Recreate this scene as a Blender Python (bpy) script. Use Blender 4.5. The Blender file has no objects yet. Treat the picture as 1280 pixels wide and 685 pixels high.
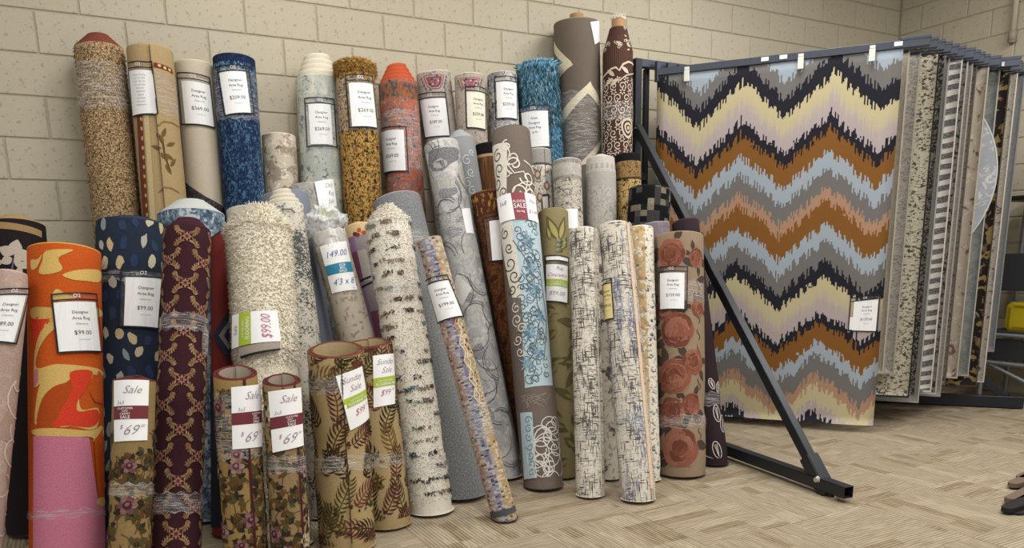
import bpy, bmesh, math, random
from mathutils import Vector, Matrix, noise as mnoise
PI = math.pi
SC = bpy.context.scene
COL = SC.collection
rnd = random.Random(7)

# ------------------------------------------------------------------ camera
CAM_POS = Vector((-0.14016, -4.72495, 1.19652))
CAM_R = Vector((0.873958, -0.485575, -0.020351))
CAM_U = Vector((0.118672, 0.172610, 0.977815))
CAM_F = Vector((0.471290, 0.856985, -0.208478))
FPX, PPX, PPY = 948.93, 640.0, 522.5
cam_data = bpy.data.cameras.new('camera')
cam_data.sensor_width = 36.0
cam_data.lens = 36.0 * FPX / 1280.0
cam_data.shift_y = (PPY - 342.5) / 1280.0
cam_data.clip_start = 0.05
cam = bpy.data.objects.new('camera', cam_data)
COL.objects.link(cam)
mw = Matrix((CAM_R, CAM_U, -CAM_F)).transposed().to_4x4()
mw.translation = CAM_POS
cam.matrix_world = mw
SC.camera = cam

# ------------------------------------------------------------------ light
world = bpy.data.worlds.new('store_ambient')
SC.world = world
world.use_nodes = True
world.node_tree.nodes['Background'].inputs[0].default_value = (1.0, 0.99, 0.97, 1)
world.node_tree.nodes['Background'].inputs[1].default_value = 0.52
SC.view_settings.view_transform = 'Standard'
SC.view_settings.look = 'None'
SC.view_settings.exposure = 0.22
SC.view_settings.gamma = 1.0
SC.view_settings.use_curve_mapping = False
CEIL = 3.70
LAMPS = [(1.0, -1.5, 30), (3.6, -1.5, 38), (1.0, -4.2, 60), (3.6, -4.2, 52), (5.3, -2.9, 44), (-1.8, -2.8, 14)]
for lx, ly, pw in LAMPS:
    ld = bpy.data.lights.new('troffer_light', 'AREA')
    ld.shape = 'RECTANGLE'; ld.size = 1.2; ld.size_y = 0.6
    ld.energy = pw; ld.color = (1.0, 0.985, 0.96)
    lo = bpy.data.objects.new('troffer_light', ld); COL.objects.link(lo)
    lo.location = (lx, ly, CEIL - 0.09)

# ------------------------------------------------------------------ helpers
def lin(h):
    if isinstance(h, tuple):
        return h if len(h) == 4 else (*h, 1)
    h = h.lstrip('#')
    c = [int(h[i:i+2], 16) / 255 for i in (0, 2, 4)]
    return tuple([(x / 12.92 if x <= .04045 else ((x + .055) / 1.055) ** 2.4) for x in c] + [1.0])

def tag(o, label=None, cat=None, group=None, kind=None):
    if label: o['label'] = label
    if cat: o['category'] = cat
    if group: o['group'] = group
    if kind: o['kind'] = kind
    return o

def empty(name, loc=(0, 0, 0), rot=None):
    o = bpy.data.objects.new(name, None); COL.objects.link(o)
    o.empty_display_size = 0.1
    if rot is not None:
        m = rot.to_4x4(); m.translation = Vector(loc); o.matrix_world = m
    else:
        o.location = loc
    return o

def link(name, mesh, parent=None):
    o = bpy.data.objects.new(name, mesh); COL.objects.link(o)
    if parent is not None: o.parent = parent
    return o

def mesh_obj(name, bm, mats, parent=None, smooth=False):
    me = bpy.data.meshes.new(name)
    bm.to_mesh(me); bm.free()
    for m in (mats if isinstance(mats, (list, tuple)) else [mats]): me.materials.append(m)
    if smooth:
        for p in me.polygons: p.use_smooth = True
    return link(name, me, parent)

def box(bm, c, s, rot=None, bevel=0.0, mi=0):
    r = bmesh.ops.create_cube(bm, size=1.0)
    vs = r['verts']
    for v in vs:
        v.co = Vector((v.co.x * s[0], v.co.y * s[1], v.co.z * s[2]))
    fs = list({f for v in vs for f in v.link_faces})
    if bevel > 0:
        es = list({e for f in fs for e in f.edges})
        rr = bmesh.ops.bevel(bm, geom=es, offset=bevel, segments=1, affect='EDGES', profile=.5)
        vs = list({v for f in rr['faces'] for v in f.verts} | {v for v in vs if v.is_valid})
        fs = list({f for v in vs for f in v.link_faces})
    for v in vs:
        p = v.co.copy()
        if rot is not None: p = rot @ p
        v.co = p + Vector(c)
    for f in fs: f.material_index = mi
    return vs

def frame_to(d, up=Vector((0, 0, 1))):
    z = Vector(d).normalized()
    x = up.cross(z)
    if x.length < 1e-4: x = Vector((1, 0, 0)).cross(z)
    x.normalize(); y = z.cross(x)
    return Matrix((x, y, z)).transposed()

def beam(bm, a, b, w, h=None, bevel=0.003, mi=0):
    a = Vector(a); b = Vector(b); h = h or w
    box(bm, (a + b) / 2, (w, h, (b - a).length), frame_to(b - a), bevel, mi)

def tube(bm, a, b, r, r2=None, seg=14, caps=True, mi=0):
    a = Vector(a); b = Vector(b); r2 = r if r2 is None else r2
    m = frame_to(b - a).to_4x4(); m.translation = (a + b) / 2
    rr = bmesh.ops.create_cone(bm, cap_ends=caps, segments=seg, radius1=r, radius2=r2, depth=(b - a).length, matrix=m)
    for f in {f for v in rr['verts'] for f in v.link_faces}: f.material_index = mi

def px_ray(x, y):
    return (CAM_F * FPX + CAM_R * (x - PPX) - CAM_U * (y - PPY)).normalized()
def at_z(x, y, z):
    d = px_ray(x, y); return CAM_POS + d * ((z - CAM_POS.z) / d.z)
def to_px(p):
    d = Vector(p) - CAM_POS; z = d.dot(CAM_F)
    return PPX + FPX * d.dot(CAM_R) / z, PPY - FPX * d.dot(CAM_U) / z

# ------------------------------------------------------------------ node DSL
class G:
    def __init__(s, name):
        s.m = bpy.data.materials.new(name); s.m.use_nodes = True
        s.t = s.m.node_tree; s.n = s.t.nodes; s.b = s.n['Principled BSDF']
        s._uv = None; s._xy = None
    def new(s, typ): return s.n.new(typ)
    def put(s, sock, v):
        if isinstance(v, bpy.types.NodeSocket): s.t.links.new(v, sock)
        elif isinstance(v, str): sock.default_value = lin(v)
        else: sock.default_value = v
    def uv(s):
        if s._uv is None:
            n = s.new('ShaderNodeTexCoord'); s._uv = n.outputs['UV']
            x = s.new('ShaderNodeSeparateXYZ'); s.t.links.new(s._uv, x.inputs[0]); s._xy = x.outputs
        return s._uv
    def u(s): s.uv(); return s._xy[0]
    def v(s): s.uv(); return s._xy[1]
    def vec(s, su, sv=None, seed=0.0, base=None):
        sv = su if sv is None else sv
        n = s.new('ShaderNodeVectorMath'); n.operation = 'MULTIPLY_ADD'
        s.put(n.inputs[0], base if base is not None else s.uv()); n.inputs[1].default_value = (su, sv, su if base is not None else 1); n.inputs[2].default_value = (seed, seed * .7, seed * 1.3)
        return n.outputs[0]
    def math(s, op, a, b=0.0, c=0.0):
        n = s.new('ShaderNodeMath'); n.operation = op
        for i, q in enumerate((a, b, c)): s.put(n.inputs[i], q)
        return n.outputs[0]
    def noise(s, su, sv=None, detail=2.0, seed=0.0, dist=0.0, rough=.55, vec=None):
        n = s.new('ShaderNodeTexNoise')
        s.put(n.inputs['Vector'], s.vec(su, sv, seed, vec)); n.inputs['Scale'].default_value = 1.0
        n.inputs['Detail'].default_value = detail; n.inputs['Distortion'].default_value = dist; n.inputs['Roughness'].default_value = rough
        return n.outputs['Fac']
    def vor(s, su, sv=None, feature='F1', rand=1.0, seed=0.0, out='Distance', vec=None):
        n = s.new('ShaderNodeTexVoronoi'); n.feature = feature
        s.put(n.inputs['Vector'], s.vec(su, sv, seed, vec)); n.inputs['Scale'].default_value = 1.0
        n.inputs['Randomness'].default_value = rand
        return n.outputs[out]
    def cell(s, su, sv=None, seed=0.0, fsh=0.0):
        """white noise per rectangular cell"""
        n = s.new('ShaderNodeVectorMath'); n.operation = 'FLOOR'
        s.t.links.new(s.vec(su, sv, seed), n.inputs[0])
        w = s.new('ShaderNodeTexWhiteNoise'); w.noise_dimensions = '3D'
        s.t.links.new(n.outputs[0], w.inputs['Vector'])
        return w.outputs['Value']
    def thr(s, f, t, soft=.03):
        n = s.new('ShaderNodeMapRange'); n.interpolation_type = 'SMOOTHSTEP'
        s.put(n.inputs[0], f); n.inputs[1].default_value = t - soft; n.inputs[2].default_value = t + soft
        return n.outputs[0]
    def band(s, f, a, b, soft=.002):
        return s.math('MULTIPLY', s.thr(f, a, soft), s.math('SUBTRACT', 1.0, s.thr(f, b, soft)))
    def mul(s, a, b): return s.math('MULTIPLY', a, b)
    def inv(s, a): return s.math('SUBTRACT', 1.0, a)
    def ramp(s, f, stops, interp='LINEAR'):
        n = s.new('ShaderNodeValToRGB'); s.put(n.inputs[0], f)
        cr = n.color_ramp; cr.interpolation = interp
        while len(cr.elements) < len(stops): cr.elements.new(0.5)
        for e, (p, c) in zip(cr.elements, stops): e.position = p; e.color = lin(c)
        return n.outputs[0]
    def mix(s, f, a, b):
        n = s.new('ShaderNodeMix'); n.data_type = 'RGBA'
        s.put(n.inputs[0], f); s.put(n.inputs[6], a if not isinstance(a, str) else lin(a)); s.put(n.inputs[7], b if not isinstance(b, str) else lin(b))
        return n.outputs[2]
    def fin(s, color, rough=.95, bump=None, bs=.4, bd=.003, spec=.15, metal=0.0):
        s.put(s.b.inputs['Base Color'], color)
        s.put(s.b.inputs['Roughness'], rough)
        s.b.inputs['Specular IOR Level'].default_value = spec
        s.b.inputs['Metallic'].default_value = metal
        if bump is not None:
            n = s.new('ShaderNodeBump'); n.inputs['Strength'].default_value = bs; n.inputs['Distance'].default_value = bd
            s.put(n.inputs['Height'], bump); s.t.links.new(n.outputs[0], s.b.inputs['Normal'])
        return s.m

def grain(g, col, amt=.12, scale=260):
    """slight fibre-to-fibre colour variation"""
    f = g.noise(scale, scale, 1.0, 3.0)
    hsv = g.new('ShaderNodeHueSaturation')
    g.put(hsv.inputs['Value'], g.math('MULTIPLY_ADD', f, amt * 3, 1 - amt * 1.5))
    g.put(hsv.inputs['Color'], col if not isinstance(col, str) else lin(col))
    return hsv.outputs[0]

_pile = {}
def pile(hexc, amt=.20, scale=190, bs=.6):
    k = (hexc, amt, scale)
    if k not in _pile:
        g = G('pile_' + hexc.strip('#'))
        col = grain(g, hexc, amt, scale)
        _pile[k] = g.fin(col, .95, g.noise(scale, scale, 2), bs, .003)
    return _pile[k]

def plain(name, hexc, rough=.6, spec=.3, metal=0.0, nscale=60, amt=.05, bs=.1):
    g = G(name)
    n = g.new('ShaderNodeTexCoord')
    f = g.noise(nscale, nscale, 3, vec=n.outputs['Object'])
    hsv = g.new('ShaderNodeHueSaturation'); g.put(hsv.inputs['Value'], g.math('MULTIPLY_ADD', f, amt * 2, 1 - amt)); hsv.inputs['Color'].default_value = lin(hexc)
    return g.fin(hsv.outputs[0], rough, f, bs, .001, spec, metal)

def film(name, alpha_lo, alpha_hi, streak=(18, 140), rough=.12):
    """clear plastic: mostly transparent, glossy, with pale crinkle streaks that can stand in for glints"""
    g = G(name)
    f = g.noise(streak[0], streak[1], 4, 2.0, 1.2)
    a = g.new('ShaderNodeMapRange'); g.put(a.inputs[0], f)
    a.inputs[1].default_value = .45; a.inputs[2].default_value = .75; a.inputs[3].default_value = alpha_lo; a.inputs[4].default_value = alpha_hi
    g.put(g.b.inputs['Alpha'], a.outputs[0])
    return g.fin('#e4e4e4', rough, f, 1.0, .006, .9)
WRAP = film('plastic_wrap', .04, .62, (12, 170), .14)  # opaque pale streaks paint white glints into the crinkled wrap
FILM = film('clear_sleeve', .03, .12, (30, 5), .08)
BAG = film('plastic_bag', .35, .85, (25, 25), .2)
BLACK = plain('black_binding', '#17171a', .5)
PAPER = plain('paper', '#efefef', .7, .3, amt=.01)
CREAMPAPER = plain('cream_paper', '#e2cf90', .7, .3, amt=.02)
IVPAPER = plain('ivory_paper', '#e6e3cf', .7, .3, amt=.02)
INK = plain('black_ink', '#26262a', .8)
GREYINK = plain('grey_ink', '#6d6d78', .8)
REDINK = plain('red_ink', '#b4657a', .8)
BLUEINK = plain('blue_ink', '#3f4f92', .8)
PENINK = plain('pen_ink', '#98868f', .8)
WHITEINK = plain('white_ink', '#f2f2f2', .8)
GREEN = plain('green_band', '#a6b83a', .6)
MAROON = plain('maroon_band', '#6c2c33', .6)
REDBAND = plain('red_band', '#8a4049', .6)
TEAL = plain('teal_band', '#2f7f9d', .6)
CARD = plain('cardboard', '#a8845e', .9)
STEEL = plain('black_steel', '#23262c', .42, .5, .3, 20, .08)
GREYSTEEL = plain('grey_steel', '#3c414c', .45, .5, .3, 20, .06)
CHROME = plain('chrome', '#c8c8c8', .25, .5, 1.0)
CLIPM = plain('white_clip', '#d8d6cc', .4)

_glyph = {}
def text_geo(s, shear=0.0, thin=0.0):
    k = (s, shear, thin)
    if k not in _glyph:
        cu = bpy.data.curves.new('lettering', 'FONT'); cu.body = s; cu.size = 1.0; cu.resolution_u = 2
        cu.shear = shear; cu.offset = thin; cu.align_x = 'LEFT'
        o = bpy.data.objects.new('lettering', cu); COL.objects.link(o)
        dg = bpy.context.evaluated_depsgraph_get()
        me = bpy.data.meshes.new_from_object(o.evaluated_get(dg))
        vs = [(v.co.x, v.co.y) for v in me.vertices]; ps = [tuple(p.vertices) for p in me.polygons]
        bpy.data.objects.remove(o); bpy.data.curves.remove(cu); bpy.data.meshes.remove(me)
        w = max([x for x, y in vs] + [0.01])
        _glyph[k] = (vs, ps, w)
    return _glyph[k]
# ------------------------------------------------------------------ structure
BW, BH = 0.4064, 0.2032
XR = 6.4826
def block_mat():
    g = G('painted_block')
    tc = g.new('ShaderNodeTexCoord').outputs['Object']
    oi = g.new('ShaderNodeObjectInfo').outputs['Random']
    big = g.noise(2.2, 2.2, 3, vec=tc)
    col = g.mix(g.mul(big, .45), '#bcb39f', '#b1a893')
    hsv = g.new('ShaderNodeHueSaturation'); g.put(hsv.inputs['Value'], g.math('MULTIPLY_ADD', oi, .06, .97)); g.put(hsv.inputs['Color'], col)
    n1 = g.noise(55, 55, 4, vec=tc); pits = g.thr(g.noise(60, 60, 3, 5.0, vec=tc), .36, .04)
    h = g.math('ADD', g.mul(n1, .6), pits)
    return g.fin(g.mix(g.mul(g.inv(pits), .35), hsv.outputs[0], '#857a64'), .62, h, .45, .005, .3)
BLOCKM = block_mat()
MORTAR = plain('painted_mortar', '#aca38e', .7, .2, nscale=60, amt=.05, bs=.3)
def block_mesh(w, d=.03):
    bm = bmesh.new(); box(bm, (0, 0, 0), (w - .009, d, BH - .009), bevel=.0035)
    me = bpy.data.meshes.new('block'); bm.to_mesh(me); bm.free(); me.materials.append(BLOCKM)
    return me
FULL = block_mesh(BW)
def half_mesh(w): return block_mesh(w)

ZTOP = CEIL
bm = bmesh.new(); box(bm, ((-2.8 + XR) / 2, .106, ZTOP / 2), (XR + 2.8 + .2, .2, ZTOP))
wall_back = mesh_obj('wall_back', bm, MORTAR); tag(wall_back, kind='structure')
bm = bmesh.new(); box(bm, (XR + .106, -3.0, ZTOP / 2), (.2, 6.2, ZTOP))
wall_right = mesh_obj('wall_right', bm, MORTAR); tag(wall_right, kind='structure')
rest = bmesh.new(); rest2 = bmesh.new()
def add_block(parent, rest, cx, cz, w, side):
    if side == 'back': c = Vector((cx, .015, cz)); rot = None
    else: c = Vector((XR + .015, cx, cz)); rot = Matrix.Rotation(PI / 2, 3, 'Z')
    px, py = to_px(c)
    front = (c - CAM_POS).dot(CAM_F) > 0
    vis = front and -60 < px < 1340 and -30 < py and (py < 115 or (px < 150 and py < 330) or (320 < px < 380 and py < 200) or (px > 1240 and py < 420) or (800 < px < 830 and py < 350))
    if vis:
        o = link('block', FULL if abs(w - BW) < 1e-4 else half_mesh(w), parent)
        o.location = c
        if rot is not None: o.rotation_euler = (0, 0, PI / 2)
    else:
        box(rest, c, (w - .009, .03, BH - .009), rot, .0035)
nc = int(ZTOP / BH)
for c in range(nc):
    off = .5 if c % 2 == 1 else 0.0
    cz = (c + .5) * BH
    k = -6
    while True:
        x0 = (k + off) * BW; x1 = x0 + BW
        if x0 >= XR - .02: break
        x1 = min(x1, XR - .004)
        if x1 - x0 > .03: add_block(wall_back, rest, (x0 + x1) / 2, cz, x1 - x0, 'back')
        k += 1
    y = -.004 - (0.2 if c % 2 == 1 else 0.0)
    if c % 2 == 1: add_block(wall_right, rest2, -.102, cz, .196, 'right')
    while y > -5.6:
        add_block(wall_right, rest2, y - BW / 2, cz, BW, 'right'); y -= BW
tag(mesh_obj('block_courses', rest, BLOCKM, wall_back), kind='stuff')
tag(mesh_obj('block_courses', rest2, BLOCKM, wall_right), kind='stuff')

# floor of carpet tiles
def carpet_mat(name):
    g = G(name)
    tc = g.new('ShaderNodeTexCoord').outputs['Object']
    oi = g.new('ShaderNodeObjectInfo').outputs['Random']
    sx = g.new('ShaderNodeSeparateXYZ'); g.t.links.new(tc, sx.inputs[0])
    off = g.new('ShaderNodeCombineXYZ'); g.put(off.inputs[0], g.mul(oi, 37.0)); g.put(off.inputs[1], g.mul(oi, 91.0))
    ad = g.new('ShaderNodeVectorMath'); ad.operation = 'ADD'; g.t.links.new(tc, ad.inputs[0]); g.t.links.new(off.outputs[0], ad.inputs[1])
    p = ad.outputs[0]
    line = g.math('SINE', g.mul(sx.outputs[1], 2 * PI / .0165))
    lw = g.noise(9, 70, 3, vec=p)
    lines = g.thr(g.math('ADD', g.mul(line, .16), lw), .50, .12)
    fl = g.new('ShaderNodeVectorMath'); fl.operation = 'FLOOR'; g.t.links.new(g.vec(1 / .25, 1 / .0625, 0, p), fl.inputs[0])
    wn = g.new('ShaderNodeTexWhiteNoise'); wn.noise_dimensions = '3D'; g.t.links.new(fl.outputs[0], wn.inputs['Vector'])
    patch = wn.outputs['Value']
    base = g.mix(lines, '#857864', '#a1947f')
    dark = g.mix(lines, '#695a45', '#95866d')
    light = g.mix(lines, '#8e826d', '#b1a48d')
    c1 = g.mix(g.mul(g.thr(patch, .84, .02), .8), base, dark)
    c2 = g.mix(g.mul(g.inv(g.thr(patch, .16, .02)), .7), c1, light)
    fib = g.noise(420, 420, 2, vec=p)
    hsv = g.new('ShaderNodeHueSaturation'); g.put(hsv.inputs['Value'], g.math('MULTIPLY_ADD', fib, 1.0, .48)); g.put(hsv.inputs['Color'], c2)
    return g.fin(hsv.outputs[0], .97, g.math('ADD', lines, fib), .35, .003, .1)
CARPET = carpet_mat('carpet_tile')
bm = bmesh.new(); box(bm, (2.0, -2.6, -.056), (9.8, 6.8, .1))
floor = mesh_obj('floor', bm, CARPET); tag(floor, kind='structure')
TS = .5
bm = bmesh.new(); box(bm, (0, 0, -.0035), (TS - .0012, TS - .0012, .007), bevel=.001)
tile_me = bpy.data.meshes.new('carpet_tile'); bm.to_mesh(tile_me); bm.free(); tile_me.materials.append(CARPET)
for i in range(-3, 14):
    for j in range(0, 10):
        x = (i + .5) * TS; y = -(j + .5) * TS + .0
        if x > XR - .1 : continue
        o = link('carpet_tile', tile_me, floor)
        o.location = (x, y, 0)
        o.rotation_euler = (0, 0, PI / 2 * ((i + j) % 2) + (PI if (i * 7 + j * 3) % 4 < 2 else 0))
bm = bmesh.new(); box(bm, (2.0, -2.6, CEIL + .05), (9.6, 6.4, .1))
ceiling = mesh_obj('ceiling', bm, plain('ceiling_board', '#dcdad2', .9)); tag(ceiling, kind='structure')
FIX = plain('fixture_white', '#e8e8e6', .5)
gd = G('lit_diffuser'); gd.b.inputs['Emission Color'].default_value = (1, .96, .9, 1); gd.b.inputs['Emission Strength'].default_value = 2.0
DIFF = gd.fin(grain(gd, '#f4f2ec', .01))
for q, (lx, ly, pw) in enumerate(LAMPS):
    t = empty('ceiling_light', (lx, ly, CEIL - .07))
    tag(t, 'white rectangular fluorescent troffer in the ceiling ' + ['above the left rolls', 'above the rack front', 'left of and above the camera', 'right of and above the camera', 'by the right wall', 'at the far left'][q], 'light', 'ceiling troffers')
    bm = bmesh.new()
    for s in (-1, 1):
        box(bm, (s * .63, 0, .035), (.03, .69, .07)); box(bm, (0, s * .33, .035), (1.23, .03, .07))
    mesh_obj('frame', bm, FIX, t)
    bm = bmesh.new(); box(bm, (0, 0, .045), (1.22, .62, .01)); mesh_obj('diffuser', bm, DIFF, t)
# conduit on the right wall
t = empty('conduit_pipe', (XR - .03, -1.01, 2.80)); tag(t, 'cream painted conduit pipe running down the right block wall, capped at its lower end', 'pipe')
PIPEM = plain('painted_pipe', '#c2b8a2', .5)
bm = bmesh.new(); tube(bm, (0, 0, .03), (0, 0, CEIL - 2.80), .021); mesh_obj('pipe', bm, PIPEM, t, True)
bm = bmesh.new(); tube(bm, (0, 0, -.035), (0, 0, .045), .031, .027); tube(bm, (0, 0, -.045), (0, 0, -.035), .018, .031); mesh_obj('end_cap', bm, plain('pipe_cap', '#968d7e', .5), t, True)
# base x, base y, top x, top y, top z, radius of every roll (metres)
SPOT = {
    'shag_brown': (0.021, -0.355, 0.068, -0.128, 2.254, 0.1194),
    'gold_floral': (0.223, -0.489, 0.283, -0.239, 2.244, 0.1165),
    'cream_dark': (0.455, -0.331, 0.51, -0.115, 2.223, 0.1065),
    'navy_blue': (0.622, -0.481, 0.694, -0.242, 2.241, 0.1122),
    'cream_mottle': (0.82, -0.389, 0.913, -0.167, 1.878, 0.0985),
    'grey_blue_floral': (1.053, -0.347, 1.165, -0.139, 2.185, 0.1303),
    'gold_black': (1.281, -0.478, 1.326, -0.327, 2.255, 0.1139),
    'rust': (1.595, -0.421, 1.652, -0.134, 2.209, 0.1228),
    'persian_grey_a': (2.081, -0.175, 1.895, -0.114, 2.306, 0.1103),
    'persian_grey_b': (2.059, -0.44, 2.08, -0.238, 2.28, 0.0978),
    'grey_indigo': (2.289, -0.405, 2.367, -0.133, 2.33, 0.1029),
    'blue_shag': (2.627, -0.411, 2.614, -0.162, 2.4, 0.1411),
    'taupe_zig': (2.973, -0.232, 2.917, -0.17, 2.693, 0.1625),
    'brown_cream': (2.995, -0.531, 3.114, -0.363, 2.638, 0.1047),
    'grey_shell': (1.77, -1.158, 1.722, -0.578, 1.817, 0.1043),
    'grey_scroll': (1.979, -0.832, 1.895, -0.459, 1.868, 0.0933),
    'brown_stripe': (2.118, -0.627, 2.088, -0.464, 1.854, 0.0893),
    'brown_persian': (2.032, -1.054, 1.92, -0.712, 1.549, 0.0865),
    'blue_scroll': (1.853, -1.435, 2.056, -0.792, 1.866, 0.1146),
    'ivory_persian': (2.373, -0.747, 2.462, -0.402, 1.837, 0.091),
    'beige_persian': (2.391, -0.954, 2.57, -0.576, 1.759, 0.0944),
    'grey_emboss': (2.711, -0.785, 2.822, -0.581, 1.787, 0.1068),
    'gold_brown': (2.98, -0.781, 3.019, -0.604, 1.817, 0.0872),
    'checker': (2.77, -1.024, 3.004, -0.854, 1.583, 0.1341),
    'mauve': (2.884, -1.3, 2.845, -1.092, 1.365, 0.0966),
    'maroon_leaf': (2.911, -1.591, 3.017, -1.169, 1.371, 0.0851),
    'green_damask': (2.04, -1.324, 2.245, -0.93, 1.433, 0.0912),
    'hatch_black': (1.972, -1.69, 2.19, -1.309, 1.317, 0.078),
    'hatch_blue': (2.128, -1.88, 2.362, -1.35, 1.34, 0.0916),
    'ivory_multi': (2.386, -1.628, 2.607, -1.258, 1.327, 0.0804),
    'ivory_slit': (2.235, -1.5, 2.459, -1.1, 1.165, 0.0686),
    'rust_rose': (2.622, -1.635, 2.81, -1.353, 1.279, 0.1393),
    'flower_dark': (-0.463, -0.75, -0.391, -0.35, 1.382, 0.1287),
    'pink_carved': (-0.627, -1.446, -0.384, -1.156, 1.17, 0.0777),
    'orange_flame': (-0.331, -1.342, -0.193, -0.993, 1.251, 0.14),
    'navy_dots': (-0.089, -1.132, 0.091, -0.811, 1.366, 0.1571),
    'maroon_trellis': (0.034, -1.694, 0.268, -1.202, 1.317, 0.1007),
    'red_diamond': (0.301, -1.27, 0.477, -0.879, 1.298, 0.0827),
    'shag_cream': (0.458, -1.55, 0.574, -1.124, 1.325, 0.1503),
    'bw_distress': (0.734, -1.246, 0.743, -0.899, 1.437, 0.0999),
    'blue_plain': (0.858, -1.014, 0.809, -0.652, 1.516, 0.126),
    'blue_distress': (0.262, -0.991, 0.361, -0.598, 1.421, 0.161),
    'ivory_plain': (0.606, -1.008, 0.624, -0.535, 1.45, 0.094),
    'floral_a': (-0.135, -1.78, -0.017, -1.589, 0.773, 0.0777),
    'floral_b': (0.286, -1.776, 0.333, -1.65, 0.776, 0.0869),
    'floral_c': (0.442, -1.847, 0.494, -1.71, 0.74, 0.0785),
    'fern_a': (0.713, -1.702, 0.758, -1.57, 0.826, 0.1249),
    'fern_b': (0.951, -1.543, 0.973, -1.345, 0.817, 0.1143),
    'leaf_print': (1.133, -1.269, 0.939, -0.921, 1.324, 0.0907),
    'plaid': (1.254, -1.128, 1.153, -0.743, 1.362, 0.0882),
    'white_shag': (1.193, -1.48, 1.191, -1.1, 1.362, 0.1166),
    'grey_plain': (1.422, -1.345, 1.385, -0.725, 1.496, 0.1372),
    'color_gold': (1.439, -1.775, 1.296, -1.35, 1.278, 0.0636),
    'grey_mottle': (0.988, -0.785, 0.998, -0.428, 1.578, 0.1265),
}
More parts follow.
